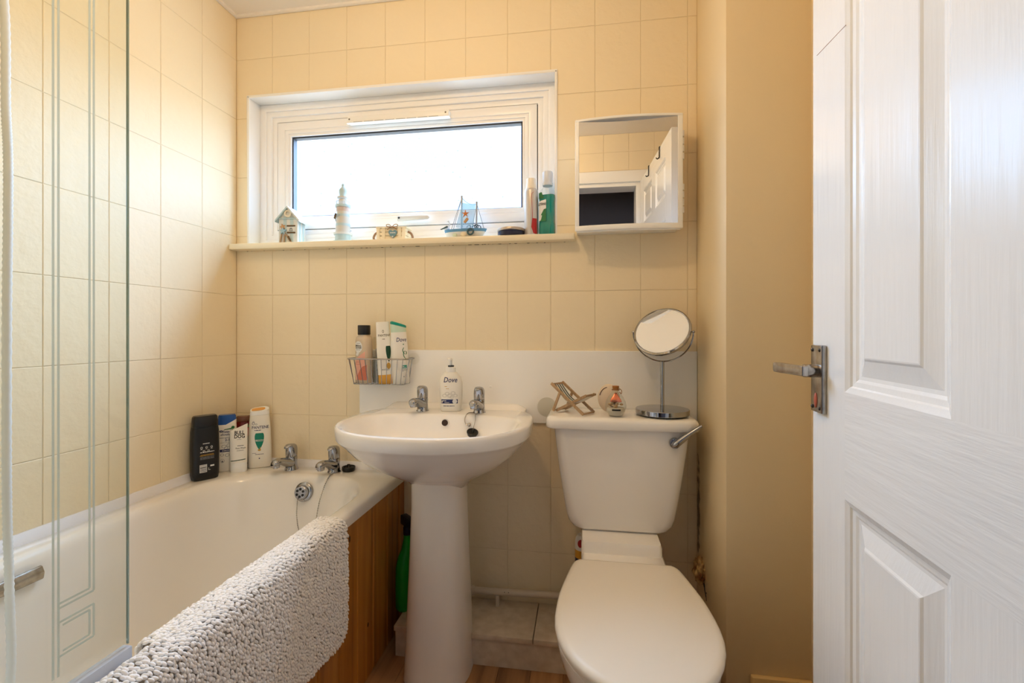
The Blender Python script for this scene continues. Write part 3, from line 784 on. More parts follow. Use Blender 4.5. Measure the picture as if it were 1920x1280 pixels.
b = MB().box(-.30, -.288, 1.58, 1.6245, .1, .138).bevel(.001, 1); b.build('clip', M_PIPE, pipe)
b = MB()
for x_ in (-.268, -.254): b.sphere((x_, 1.578, .1535), .0016, (1, 1, 1), 6, 4)
b.build('speck', M_BLACK, pipe)
# green spray bottle behind the pedestal
gsp = thing('cleaning_bottle', 'green trigger spray bottle standing behind the basin pedestal', 'bottle', (-.601, 1.535, .1012), (0, 0, .9))
rg, _ = bottle_body([(0, .038, .026), (.004, .041, .028), (.09, .042, .028), (.14, .041, .027), (.175, .033, .024), (.20, .020, .018), (.235, .013, .013), (.25, .013, .013)], 2.8, 28)
MB().loft(rg).build('body', mat('green_plastic', (22, 158, 44), .3), gsp, smooth=50)
b = MB().lathe([(0, .25), (.016, .25), (.016, .275), (.012, .282), (0, .282)], 16); b.loft([[(x_, y_, z_) for x_, y_, z_ in ((-.012, -.04, z-.004), (.012, -.04, z-.004), (.012, .03, z), (-.012, .03, z))] for z in (.28, .312)]).bevel(.003, 2)
b.tube([(0, -.022, .283), (0, -.034, .262), (0, -.03, .245)], .004, 6)
b.build('trigger_head', mat('navy_plastic', (20, 26, 52), .35), gsp)
# can behind toilet
can = thing('freshener_can', 'red and white aerosol can behind the toilet neck', 'can', (-.001, 1.572, .1012))
MB().lathe([(0, 0), (.026, 0), (.026, .17), (.0255, .205)], 24).build('body', mat('navy_print', (26, 34, 66), .3), can)
MB().lathe([(.0262, .20), (.0262, .222), (.0255, .226)], 24).build('band', mat('gold_print', (206, 150, 50), .3), can)
MB().lathe([(0, .224), (.0255, .224), (.0255, .25), (.023, .262), (.016, .272), (0, .275)], 24).build('cap', mat('white_cap', (235, 232, 228), .3), can)
b = MB().sphere((-.006, -.0225, .250), .012, (.9, .35, 1.15), 14, 10); b.build('emblem', mat('red_print', (176, 34, 38), .35), can)
# foam lump at pier corner
b = MB(); bm = b.bm; bmesh.ops.create_icosphere(bm, subdivisions=4, radius=1)
from mathutils import noise
for v in bm.verts:
    d = 1 + .45*noise.noise(v.co*2.2) + .18*noise.noise(v.co*6)
    v.co = Vector((v.co.x*.019, v.co.y*.030, v.co.z*.038))*d
tag(b.build('foam_lump', mat('old_expanding_foam', (206, 176, 122), .9, var=(45, (120, 74, 36))), None, smooth=80, loc=(.370, 1.553, .293)), 'lumpy yellow brown foam filler stuck at foot of the pier', 'foam')
o = MB().tube(spline([(.3765, 1.533, .262), (.3762, 1.522, .245), (.3765, 1.512, .236), (.3762, 1.505, .222)], 5), [.003]*3+[.002]*9+[.0012]*4, 6).tube([(.3765, 1.515, .24), (.3763, 1.505, .247)], .0015, 6).build('wall_crack', M_BLACK, bpy.data.objects['wall_pier'])

# ================================================================== MIRROR CABINET
CX0, CX1, CZ0, CZ1 = -.0255, .312, 1.380, 1.744
cab = thing('mirror_cabinet', 'white plastic wall cabinet with bowed frame and mirror door', 'cabinet', ((CX0+CX1)/2, YB, 0))
hw = (CX1-CX0)/2
def bowy(x): return -.098 - .016*(1-(x/hw)**2)
b = MB()
b.box(-hw+.004, hw-.004, -.090, -.0005, CZ0+.006, CZ1-.006).bevel(.004, 2).build('carcass', M_PLAST, cab)
def slab(z0, z1, x0, x1, yb, n=14, of=0.0):
    b_ = MB(); xs = [x0 + (x1-x0)*i/n for i in range(n+1)]
    poly = [(x, bowy(x)+of) for x in xs] + [(x1, yb), (x0, yb)]
    b_.loft([[(p, q, z) for p, q in poly] for z in (z0, z1)])
    return b_
door_c = slab(CZ0, CZ0+.017, -hw, hw, -.088).bevel(.0025, 2, 40).build('door', M_PLAST, cab)
slab(CZ0-.004, CZ0+.006, -hw+.006, hw-.006, -.088, of=.006).bevel(.002, 2, 40).build('bottom_rail', M_PLAST, door_c)
slab(CZ1-.009, CZ1, -hw, hw, -.088).bevel(.0025, 2, 40).build('top_rail', M_PLAST, door_c)
for x0, x1 in ((-hw, -hw+.013), (hw-.016, hw)):
    slab(CZ0+.015, CZ1-.007, x0, x1, -.088, 4).bevel(.002, 2, 40).build('stile', M_PLAST, door_c)
b = MB().box(-hw+.012, hw-.015, -.0985, -.089, CZ0+.016, CZ1-.008); b.build('mirror', M_MIRROR, door_c, smooth=0)
for z0 in (1.43, 1.60):
    b = MB()
    for k in range(4): b.box(hw-.001, hw+.005, -.092, -.080, z0+.024*k, z0+.024*k+.020)
    b.bevel(.001, 1).build('hinge', M_PLAST, cab)

# ================================================================== STAND MIRROR
sm = thing('vanity_mirror', 'round chrome tilting mirror on stand at right of cistern', 'mirror', (.246, 1.512, .7915), (0, 0, math.radians(-27)))
b = MB().lathe([(0, .004), (.080, .004), (.0815, .0055), (.0815, .0185), (.080, .020), (0, .0215)], 48); b.build('base', M_CHROME, sm, smooth=40)
MB().lathe([(0, 0), (.070, 0), (.070, .005), (0, .005)], 40).build('foot_pad', M_BLACK, sm)
MB().lathe([(0, .02), (.0062, .02), (.0062, .167), (.004, .170), (0, .170)], 16).build('pole', M_CHROME, sm)
MZ, MR = .2605, .0885
b = MB(); b.tube([((MR+.006)*math.cos(PI + PI*i/32), .0, MZ + (MR+.004)*math.sin(PI + PI*i/32)) for i in range(33)], .0022, 8)
b.build('fork', M_CHROME, sm)
for s in (-1, 1): MB().sphere((s*(MR+.006), 0, MZ), .005, (1, .8, .8), 10, 8).build('pivot', M_CHROME2, sm)
Mt = Matrix.Translation((0, 0, MZ)) @ Matrix.Rotation(math.radians(-35), 4, 'X') @ Matrix.Rotation(PI/2, 4, 'X')
# disc local: z axis = facing direction (towards -Y after the turn)
b = MB().lathe([(0, -.006), (MR-.003, -.006), (MR, -.003), (MR+.001, .002), (MR, .006), (MR-.004, .0075), (MR-.007, .0055), (0, .0055)], 56).xf(Mt); fr = b.build('mirror_frame', M_CHROME, sm, smooth=40)
b = MB().lathe([(0, .0056), (MR-.0065, .0056), (MR-.0065, .006), (0, .006)], 56).xf(Mt); b.build('mirror_glass', M_MIRROR, fr, smooth=0)
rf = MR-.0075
# bright reflection painted as a thin white sheet on the glass, corner cut (disc local x right, y up)
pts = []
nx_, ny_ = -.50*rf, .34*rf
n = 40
a0 = math.acos(.22); a1 = PI - math.asin(.42)   # gap of the painted reflection along the rim
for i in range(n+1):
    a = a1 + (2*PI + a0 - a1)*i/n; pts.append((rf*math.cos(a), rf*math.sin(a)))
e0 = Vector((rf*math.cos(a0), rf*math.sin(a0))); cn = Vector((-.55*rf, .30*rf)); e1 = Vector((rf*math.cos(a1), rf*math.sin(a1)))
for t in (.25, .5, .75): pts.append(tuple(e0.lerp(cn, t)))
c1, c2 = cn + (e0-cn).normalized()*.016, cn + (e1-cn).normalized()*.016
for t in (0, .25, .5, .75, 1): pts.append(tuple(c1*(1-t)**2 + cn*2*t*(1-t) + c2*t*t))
b = MB(); b.loft([[(p, q, z) for p, q in pts] for z in (.0062, .0066)]); b.xf(Mt).build('white_reflection', mat('white_reflection', (250, 250, 250), .3), fr, smooth=0)

# ================================================================== DECKCHAIR
dk = thing('toy_deckchair', 'miniature wooden deckchair with grey striped cloth on the cistern', 'ornament', (-.024, 1.510, .7915), (0, 0, math.radians(-33)))
# local: x to the right along the chair, y depth
W = .031
def pair(p, q, w, t, name, yo):
    for s in (-1, 1):
        MB().bar((p[0], s*yo, p[1]), (q[0], s*yo, q[1]), w, t).bevel(.0006, 1).build(name, M_BEECH, dk, smooth=0)
pair((-.074, .092), (.050, .003), .0085, .006, 'back_rail', W)          # long back frame, top left to foot right
pair((-.058, .004), (.056, .062), .0085, .006, 'seat_rail', W-.007)    # seat frame
pair((-.062, .004), (-.036, .064), .0085, .005, 'prop', W+.006)          # rear strut
for p in ((.048, .004), (-.058, .006)):
    MB().bar((p[0], -W, p[1]), (p[0], W, p[1]), .005, .005, ref=(0, 0, 1)).build('cross_bar', M_BEECH, dk, smooth=0)
for p in ((-.070, .089), (.055, .061)):
    MB().bar((p[0], -W, p[1]), (p[0], W, p[1]), .006, .006, ref=(0, 0, 1)).build('cross_bar', M_BEECH, dk, smooth=0)
cp = spline([(-.071, 0, .092), (-.056, 0, .073), (-.033, 0, .048), (-.008, 0, .034), (.014, 0, .036), (.037, 0, .048), (.057, 0, .064)], 6)
def cloth(y0, y1, name, m, up):
    b_ = MB(); b_.loft([[(p.x, y0, p.z+up), (p.x, y1, p.z+up), (p.x+.0006, y1, p.z+up-.0012), (p.x+.0006, y0, p.z+up-.0012)] for p in cp]); return b_.build(name, m, dk)
cl = cloth(-.0230, .0230, 'sling', mat('white_canvas', (228, 224, 214), .9), 0)
for k in range(4):
    yk = -.0174 + .0116*k; b = MB(); b.loft([[(p.x, yk-.0030, p.z+.0004), (p.x, yk+.0030, p.z+.0004), (p.x, yk+.0030, p.z), (p.x, yk-.0030, p.z)] for p in cp])
    b.build('stripe', mat('slate_canvas', (72, 92, 98), .9), cl)

# ================================================================== SHELL BOTTLE AND STONE
M_CLEAR = thin_glass('clear_bottle_glass', (.95, .965, .955), .02, ior=1.45)
M_SUCK = thin_glass('clear_sucker', (.95, .95, .93), .1, ior=1.3)
gb = thing('shell_bottle', 'small corked glass bottle with shells and copper foil', 'ornament', (.100, 1.470, .7915))
pf = [(.010, .0), (.019, .0015), (.026, .009), (.0315, .022), (.0325, .032), (.030, .045), (.022, .060), (.014, .071), (.0105, .078), (.0105, .085), (.012, .088)]
MB().lathe([(0, 0)] + pf, 28).build('glass', M_CLEAR, gb)
MB().lathe([(0, .08), (.009, .08), (.0105, .093), (0, .094)], 14).build('cork', mat('cork', (168, 110, 58), .9), gb)
b = MB()
for k in range(16):
    a = R.random()*2*PI; r = R.uniform(.004, .020); b.sphere((r*math.cos(a), r*math.sin(a), .028+R.random()*.016), R.uniform(.004, .007), (1, .8, .6), 8, 6)
b.build('shells', mat('shells', (214, 190, 150), .7, var=(90, (150, 104, 52))), gb, kind='stuff')
b = MB().lathe([(0, .003), (.020, .004), (.028, .018), (.026, .026), (0, .027)], 20); b.build('sand', mat('pale_sand', (206, 198, 184), .9, bump=(400, .5, 2, .002)), gb)
b = MB().loft([[(x_*k, y_*k+.001, z) for x_, y_ in ((-.016, -.012), (.016, -.012), (.014, .010), (-.014, .010))] for z, k in ((.044, 1.15), (.052, 1.0), (.062, .55), (.072, .2))]); b.bevel(.002, 2).build('copper_foil', mat('copper_foil', (226, 132, 100), .25, metal=.85), gb)
pb = Print(lambda x_, z_: -math.sqrt(max(.0327**2-x_*x_, 0)), .0003); pb.rect(-.013, .013, .0205, .0255, 8); pb.build('label_strip', M_BLACK, gb)
b = MB(); b.tube(spline([(.010, -.004, .086), (.017, -.008, .080), (.016, -.010, .070), (.011, -.009, .076)], 5), .0012, 6).tube([(.0115*math.cos(i*PI/8), .0115*math.sin(i*PI/8), .081) for i in range(16)], .0012, 5, closed=True); b.build('twine', M_ROPE, gb)
st = MB(); st.sphere((0, 0, .045), .0455, (.78, .42, 1.0), 28, 18)
so = thing('pebble_ornament', 'pale oval ornament with dark line behind the shell bottle', 'ornament', (.083, 1.545, .7915), (0, 0, 0))
st.build('body', mat('pale_stone', (224, 206, 184), .4), so, smooth=80)
b = MB().tube([(.0455*.78*.80*math.cos(a)-.002, -.0455*.42*.62, .045+.0455*.80*math.sin(a)) for a in [PI*.55 + .06*i for i in range(20)]], .0012, 6); b.build('rim_line', mat('brown_line', (92, 58, 44), .5), so)
# clear sucker disc on the splashback
b = MB().lathe([(0, .010), (.008, .010), (.011, .006), (.030, .0015), (.034, .0), (0, 0)], 28).xf(Matrix.Rotation(PI/2, 4, 'X'))
tag(b.build('suction_disc', M_SUCK, None, loc=(-.1245, 1.6172, .790)), 'translucent suction disc on splashback beside the cistern lid', 'suction disc')
for i, x_ in enumerate((-.489, -.325)):
    b = MB().sphere((0, 0, 0), .0042, (1, .55, 1), 12, 8)
    tag(b.build('screw_cap', M_PLAST, None, loc=(x_, 1.6172, .858)), ['small white screw cap on splashback left of the soap bottle', 'small white screw cap on splashback right of the soap bottle'][i], 'screw cap', 'splashback screw caps')

# ================================================================== DOOR
D0 = Vector((.395, .875, 0)); dd = Vector((-.0616, -.9981, 0)); DT = .038
door = bpy.data.objects.new('door_1', None); C.objects.link(door)
door.location = D0; door.rotation_euler = (0, 0, math.atan2(dd.y, dd.x))   # local x runs from free edge to hinge, local -y ... room side
tag(door, 'white six panel interior door standing open on the right', 'door', kind='structure')
# with x along dd = (-.06,-1), local +y = (1,-.06) rotated: points to +X ; room side is -y
DW, DH = .762, 1.978
xs = [0, .112, .3355, .4265, .650, DW]
zz = [.006, .20, .800, .9606, 1.598, 1.700, 1.888, DH]
M_DV = mat('door_gloss_v', (242, 242, 240), .2, bump=(60, .36, 5, .0035), stretch=(1, 1, .06), coat=.25)
M_DH = mat('door_gloss_h', (242, 242, 240), .2, bump=(60, .48, 5, .0035), stretch=(1, .06, 1), coat=.25)
b = MB()
def quad(x0, x1, z0, z1, y=0.0, mi=0):
    f = b.face([b.bm.verts.new(p) for p in ((x0, y, z0), (x1, y, z0), (x1, y, z1), (x0, y, z1))]); f.material_index = mi
for i in range(5):
    for j in range(7):
        if i in (1, 3) and j in (1, 3, 5): continue
        quad(xs[i], xs[i+1], zz[j], zz[j+1], 0, 1 if (j in (0, 2, 4, 6) and 1 <= i <= 3) else 0)
for i in (1, 3):
    for j in (1, 3, 5):
        r = [xs[i], xs[i+1], zz[j], zz[j+1]]; pv = None
        fo = .052 if j != 5 else .040
        for off, dep in ((0, 0), (.003, .0015), (.008, .0035), (.010, .006), (.017, .0072), (.021, .0095), (.026, .0100), (fo-.003, .0035), (fo, .0015), (fo+.002, .0010)):
            c = [b.bm.verts.new(p) for p in ((r[0]+off, dep, r[2]+off), (r[1]-off, dep, r[2]+off), (r[1]-off, dep, r[3]-off), (r[0]+off, dep, r[3]-off))]
            if pv:
                for k in range(4): b.face([pv[k], pv[(k+1) % 4], c[(k+1) % 4], c[k]])
            pv = c
        b.face(pv)
quad(0, DW, zz[0], DH, DT, 0)
for (x0, x1, z0, z1) in ((0, 0, zz[0], DH), (DW, DW, zz[0], DH)):
    f = b.face([b.bm.verts.new(p) for p in ((x0, 0, z0), (x0, DT, z0), (x0, DT, z1), (x0, 0, z1))])
for z0 in (zz[0], DH): f = b.face([b.bm.verts.new(p) for p in ((0, 0, z0), (DW, 0, z0), (DW, DT, z0), (0, DT, z0))])
bmesh.ops.remove_doubles(b.bm, verts=b.bm.verts, dist=1e-5)
leaf = b.build('leaf', [M_DV, M_DH], door, smooth=12)
hd = thing_h = MB().box(.012, .054, -.0085, 0, .917, 1.029).bevel(.002, 2).build('handle_plate', M_CHROME2, door)
b = MB()
for x_, z_ in ((.018, .925), (.047, .925), (.018, 1.021), (.047, 1.021)): b.sphere((x_, -.0088, z_), .0032, (1, .45, 1), 10, 6)
b.build('screw', mat('dark_screw', (70, 64, 58), .4, .8), hd)
b = MB().lathe([(0, 0), (.011, 0), (.011, .020), (0, .020)], 16).xf(Matrix.Translation((.033, -.008, .986)) @ Matrix.Rotation(PI/2, 4, 'X'))
b.loft([[(x_, y_+o_, .986 + s*h_) for o_, s in ((-.005, -1), (.005, -1), (.005, 1), (-.005, 1))] for x_, y_, h_ in ((.0475, -.030, .0085), (.030, -.031, .0088), (.010, -.035, .0085), (-.030, -.040, .0092), (-.052, -.042, .0088), (-.056, -.042, .006))])
b.bevel(.0016, 2).build('lever', M_CHROME2, hd)
b = MB().sphere((.033, -.0088, .937), .0085, (.62, .25, 1.5), 14, 8); b.build('turn_mark', mat('red_wear', (186, 96, 74), .4, .3), hd)
MB().tube([(0.0157, -.0001, 1.5217), (0.1155, -.0001, 1.5088)], .0005, 4).build('scratch', M_ROPE, leaf)
for x_ in (.235, .50):
    b = MB().box(x_-.007, x_+.007, -.004, -.0015, DH-.052, DH+.004).box(x_-.007, x_+.007, -.004, DT+.004, DH+.0015, DH+.004).box(x_-.007, x_+.007, DT+.0015, DT+.004, DH-.03, DH+.004)
    b.tube(spline([(x_, -.004, DH-.05), (x_, -.012, DH-.056), (x_, -.018, DH-.050)], 4), .003, 6)
    tag(b.build('door_hook', M_BLACK, None, loc=D0, rot=(0, 0, math.atan2(dd.y, dd.x))), 'dark hook over the top of the door, %s' % ('nearer its free edge' if x_ < .3 else 'nearer its hinges'), 'hook', 'over door hooks')
# ceiling lamp
lamp = thing('ceiling_lamp', 'round white ceiling lamp above the bath edge', 'lamp', (LAMP_POS[0], LAMP_POS[1], CEIL))
MB().lathe([(0, 0), (.11, 0), (.115, -.012), (.11, -.022), (0, -.022)], 32).build('base', M_PLAST, lamp)
me_ = bpy.data.materials.new('lamp_glow'); me_.use_nodes = True
pbn = me_.node_tree.nodes['Principled BSDF']; pbn.inputs['Emission Color'].default_value = LAMP_COL + (1,); pbn.inputs['Emission Strength'].default_value = 6.0
MB().lathe([(.100, -.0225), (.096, -.040), (.08, -.058), (.045, -.07), (0, -.073)], 32).build('shade', me_, lamp)
ld = bpy.data.lights.new('lamp_light', 'POINT'); ld.energy = LAMP_POWER; ld.color = LAMP_COL; ld.shadow_soft_size = .03
lo = bpy.data.objects.new('lamp_light', ld); C.objects.link(lo); lo.parent = lamp; lo.location = (0, 0, LAMP_POS[2]-CEIL)

# ================================================================== BOTTLES ON THE BATH CORNER
M_NAVY = mat('navy_ink', (30, 40, 92), .4); M_INK = mat('black_ink', (24, 24, 26), .4); M_GREYINK = mat('grey_ink', (120, 122, 126), .5)
M_WINK = mat('white_ink', (226, 226, 224), .5); M_GREENINK = mat('green_ink', (38, 110, 62), .45); M_GOLD = mat('gold_ink', (196, 150, 62), .35, .3)
M_TEAL = mat('teal_plastic', (14, 146, 128), .3); M_BOTW = mat('white_bottle', (238, 234, 224), .28); M_LILAC = mat('pale_blue_print', (168, 182, 206), .5)
def faceto(dirx, diry): return math.atan2(dirx, -diry)
# black shower gel
o = thing('shower_gel_bottle', 'black shower gel bottle with barcode on the bath corner', 'bottle', (-1.293, 1.424, TZ), (0, 0, math.radians(58)))
pf = [(0, .034, .018), (.003, .0385, .0215), (.02, .0415, .023), (.10, .0425, .023), (.165, .0410, .022), (.182, .0388, .021)]
rg, sf = bottle_body(pf, 3.6)
MB().loft(rg).build('body', mat('black_plastic', (16, 16, 18), .38), o, smooth=50)
cp_, _ = bottle_body([(.1825, .0385, .0208), (.2, .0380, .0205), (.214, .0368, .0195), (.219, .033, .017)], 3.6)
MB().loft(cp_).build('cap', mat('black_cap', (22, 22, 24), .3), o, smooth=50)
p = Print(sf); p.lines(-.012, .008, .124, .127, 1, .8); p.lines(-.020, .022, .094, .099, 1); p.rect(-.0215, .0, .028, .0545, 4)
for k in range(3):
    p.ring(-.016 + .015*k, .1125, .0022, .0034); p.lines(-.019+.015*k, -.013+.015*k, .1055, .1085, 2)
for k in range(2): p.ring(-.009 + .014*k, .1005, .0022, .0032)
p.rect(.010, .022, .045, .050, 3); p.lines(.004, .022, .033, .042, 3)
p.build('lettering', M_WINK, o)
p = Print(sf); p.lines(-.020, .022, .0715, .0815, 9, .5); p.build('small_print', M_GREYINK, o)
p = Print(sf); p.rect(-.021, .0215, .084, .0855, 6); p.rect(-.019, .020, .0875, .0885, 6); p.build('gold_line', M_GOLD, o)
p = Print(sf, .0007)
for k in range(6): p.rect(-.0205, -.001, .0305+.0042*k, .0305+.0042*k+R.choice((.0012, .002, .0026)), 4)
p.build('barcode', M_INK, o)
# white and blue shampoo
o = thing('shampoo_bottle', 'white shampoo bottle with slanted blue cap beside black bottle', 'bottle', (-1.291, 1.523, TZ), (0, 0, math.radians(42)))
pf = [(0, .028, .015), (.003, .0310, .0175), (.05, .0318, .0185), (.13, .0312, .018), (.17, .030, .017)]
rg, sf = bottle_body(pf, 2.9); tops = lambda x_: .172 + .016*(x_/.031)
b = MB(); b.loft(rg + [[(x_*.985, y_*.985, tops(x_)-.006) for x_, y_, z_ in rg[-1]], [(x_*.98, y_*.98, tops(x_)) for x_, y_, z_ in rg[-1]]]); b.build('body', M_BOTW, o, smooth=50)
b = MB(); r0 = [(x_*.97, y_*.97, tops(x_)+.0003) for x_, y_, z_ in rg[-1]]; b.loft([r0, [(x_*.96, y_*.96, max(z_, .1995)) for x_, y_, z_ in r0], [(x_*.88, y_*.88, .2045) for x_, y_, z_ in r0]]); b.build('cap', mat('blue_cap', (38, 84, 158), .25), o, smooth=50)
p = Print(sf); p.text('head&', .002, .141, .0135, .35, .015, sx=.95); p.text('shoulders', .0, .1315, .0115, .35, .015, sx=.95); p.text('2-1', .001, .111, .0125, 0, .02); p.rect(-.0285, .0295, .072, .0815, 8); p.disc(-.0185, .147, .0058, .0042)
p.build('lettering', M_NAVY, o)
p = Print(sf, .0006); p.disc(.018, .1585, .0055); p.strip([(-.012, .151), (-.008, .154)], [(.018, .153), (.018, .158)]); p.build('green_badge', M_GREENINK, o)
p = Print(sf)
for a, z_, r_ in ((-.010, .092, .0075), (.006, .095, .008), (.016, .088, .006), (-.004, .086, .006), (.0, .060, .007), (-.016, .062, .006), (.014, .062, .006)): p.ring(a, z_, r_-.0012, r_, 18, .8)
p.lines(-.024, .026, .121, .125, 1); p.lines(-.022, .024, .104, .107, 1, .3); p.disc(-.015, .038, .0032); p.disc(.012, .038, .0026); p.ring(-.015, .040, .006, .0068)
p.build('ring_print', M_GREYINK, o)
p = Print(sf, .0006); p.lines(-.016, .024, .075, .0785, 1, .6); p.ring(-.0185, .147, .0012, .0022); p.build('white_lettering', M_WINK, o)
# face wash tube
o = thing('face_wash_tube', 'white slanted squeeze tube standing on its cap', 'tube', (-1.240, 1.519, TZ), (0, 0, math.radians(30)))
rg, sf = bottle_body([(.034, .0275, .0165), (.06, .0280, .016), (.10, .0285, .0125), (.14, .0288, .007), (.150, .0288, .0045)], 2.6)
topf = lambda x_: .160 + .013*(x_/.0288)
MB().loft(rg + [[(x_, y_*.5, topf(x_)) for x_, y_, z_ in rg[-1]]]).build('body', M_BOTW, o, smooth=50)
c_, _ = bottle_body([(0, .0255, .0165), (.002, .0265, .0175), (.022, .0272, .0175), (.0235, .0265, .017), (.024, .0265, .017), (.0338, .0275, .0168)], 2.6)
MB().loft(c_).build('cap', M_PLAST, o, smooth=40)
p = Print(sf); p.text('BULL', .003, .136, .0175, 0, .03, sx=.8); p.text('DOG', .004, .1225, .0175, 0, .03, sx=.85); p.lines(-.004, .010, .1165, .1185, 1); p.lines(-.002, .018, .094, .097, 1, .6); p.text('Face Wash', .008, .0845, .0072, 0, .015); p.lines(-.004, .018, .076, .081, 2, .3)
p.build('lettering', M_INK, o)
p = Print(sf); p.strip([(-.0270, .040), (-.0270, .0428)], [(.0270, .0445), (.0270, .0475)], 12); p.build('green_band', mat('dark_green_ink', (20, 66, 40), .4), o)
# clear red bottle behind
o = thing('red_gel_bottle', 'half hidden clear bottle with red gel behind the white tube', 'bottle', (-1.276, 1.589, TZ), (0, 0, .5))
rg, sf = bottle_body([(0, .036, .016), (.003, .0385, .018), (.13, .0385, .018), (.158, .036, .017), (.168, .030, .014)], 2.8)
M_RED = mat('red_gel', (150, 40, 38), .1, trans=.75)
MB().loft(rg).build('body', M_RED, o, smooth=50)
rg2, _ = bottle_body([(.1685, .022, .012), (.172, .024, .013), (.186, .024, .013), (.189, .021, .011)], 2.6)
MB().loft(rg2).build('cap', mat('brown_clear_cap', (150, 104, 84), .15, trans=.5), o, smooth=50)
p = Print(sf); p.rect(.008, .034, .148, .157, 4); p.rect(.010, .034, .085, .108, 4); p.build('green_label', M_GREENINK, o)
p = Print(sf); p.rect(.008, .034, .115, .145, 4); p.build('pink_label', mat('pink_ink', (206, 74, 92), .4), o)
# tall shampoo with drop label
def drop_label(p, x, z, h, w):
    L, Rr = [], []
    for t, q in ((0, .08), (.08, .30), (.2, .52), (.35, .75), (.5, .9), (.65, .98), (.8, 1.0), (.92, .93), (1, .78)): L.append((x-w*q, z+h*t)); Rr.append((x+w*q, z+h*t))
    p.strip(L, Rr, 8)
o = thing('shampoo_bottle', 'tall white shampoo bottle with green drop label and gold cap top', 'bottle', (-1.205, 1.584, TZ), (0, 0, math.radians(34)))
pf = [(0, .036, .0175), (.003, .0395, .0205), (.06, .0400, .0215), (.14, .037, .020), (.185, .0335, .019), (.196, .0325, .0185)]
rg, sf = bottle_body(pf, 2.7)
MB().loft(rg).build('body', M_BOTW, o, smooth=50)
tp = lambda x_, y_: .222 + .006*(x_/.03)
r0 = [(x_, y_, .1965) for x_, y_, z_ in rg[-1]]
tz = lambda x_, y_: .2165 + .30*y_ + .08*x_
cpo = MB().loft([r0, [(x_*.98, y_*.98, tz(x_, y_)-.006) for x_, y_, z_ in r0], [(x_*.95, y_*.93, tz(x_, y_)) for x_, y_, z_ in r0], [(x_*.86, y_*.80, tz(x_, y_)+.0012) for x_, y_, z_ in r0]]).build('cap', M_PLAST, o, smooth=40)
b = MB(); b.loft([[(x_*.70-.004, y_*.62-.002, tz(x_*.70-.004, y_*.62-.002)+zz_) for x_, y_, z_ in r0] for zz_ in (.0014, .0022)]); b.build('cap_inlay', mat('gold_plastic', (222, 164, 82), .35), cpo, smooth=40)
p = Print(sf); p.text('PANTENE', .003, .1465, .0148, 0, .012, sx=.88); p.lines(-.016, .016, .139, .1425, 1, .7); p.ring(-.0195, .166, .0035, .0048); p.ring(-.0195, .172, .002, .003); p.ring(-.010, .163, .0022, .003); p.lines(-.014, .014, .050, .053, 1, .6); p.lines(-.024, .026, .0545, .058, 1, .35); p.disc(.0, .036, .0022)
p.build('lettering', M_NAVY, o)
p = Print(sf); drop_label(p, .0, .070, .060, .0155); p.build('drop_label', mat('green_label', (10, 124, 100), .35), o)
p = Print(sf, .0007); p.text('SMOOTH', .0, .1015, .0068, space=1.0, bold=.01); p.rect(-.012, .012, .0995, .1003); p.build('white_lettering', M_WINK, o)
p = Print(sf); p.disc(.0, .0675, .0052, .004); p.strip([(.001, .067), (.002, .078)], [(.004, .067), (.004, .078)], 2); p.build('gold_swirl', M_GOLD, o)

# ================================================================== WIRE BASKET
bk = thing('wire_basket', 'chrome wire corner basket hung on the tiles above the basin', 'basket', (-.716, YB, 0))
b = MB()
def loop(z, x0, x1, y0, y1, r, n=5): return [(p, q, z) for p, q, _ in rrect(x0, x1, y0, y1, r, 0, n)]
top = loop(.957, -.112, .112, -.098, -.006, .022); bot = loop(.868, -.094, .096, -.088, -.010, .018)
b.tube(top, .0028, 8, closed=True); b.build('top_rail', M_WIRE, bk)
MB().tube(bot, .0018, 6, closed=True).build('bottom_rail', M_WIRE, bk)
for k in range(11):
    t = k/10; x0 = -.100 + .200*t; x1 = -.085 + .172*t
    MB().tube([(x0, -.098, .956), (x1, -.088, .869), (x1, -.084, .8665), (x1, -.012, .8665), (x1, -.010, .869), (x0, -.006, .956)], .0012, 6).build('wire', M_WIRE, bk)
for s in (-1, 1):
    for y_ in (-.07, -.04): MB().tube([(s*.112, y_, .957), (s*.0955, y_, .868)], .0012, 6).build('wire', M_WIRE, bk)
b = MB().lathe([(0, .007), (.006, .007), (.009, .004), (.020, .001), (.022, 0), (0, 0)], 24).xf(Matrix.Translation((.106, -.0084, .955)) @ Matrix.Rotation(PI/2, 4, 'X')); b.build('suction_cup', M_SUCK, bk)
FZ = .8684
# peach body wash
o = thing('body_wash_bottle', 'clear peach body wash bottle with black cap in the basket', 'bottle', (-.782, 1.575, FZ), (0, 0, -.30))
rg, sf = bottle_body([(0, .028, .0185), (.003, .0308, .021), (.09, .0308, .021), (.155, .0300, .0205), (.165, .0285, .019), (.171, .019, .0165), (.173, .018, .016)], 3.2)
M_PEACH = mat('peach_liquid', (232, 212, 184), .08, trans=.25)
MB().loft(rg).build('body', M_PEACH, o, smooth=50)
MB().lathe([(0, .1735), (.0215, .1735), (.0222, .176), (.0222, .206), (.0212, .208), (0, .208)], 24).build('cap', mat('black_cap', (22, 22, 24), .3), o)
p = Print(sf); p.strip([(-.0275, .012), (-.0275, .082)], [(.0275, .012), (.0275, .118)], 8); p.build('pink_label', mat('salmon_print', (230, 172, 152), .4), o)
p = Print(sf, .0007); p.strip([(-.012, .012), (-.010, .030), (.002, .050), (.012, .060)], [(.0272, .012), (.0272, .030), (.0272, .050), (.0272, .066)], 6); p.build('coral_shape', mat('coral_print', (206, 118, 92), .4), o)
p = Print(sf, .0006); p.disc(-.008, .130, .0190, .021); p.strip([(-.020, .100), (-.016, .112)], [(-.008, .098), (-.002, .112)], 3); p.build('white_badge', M_WINK, o)
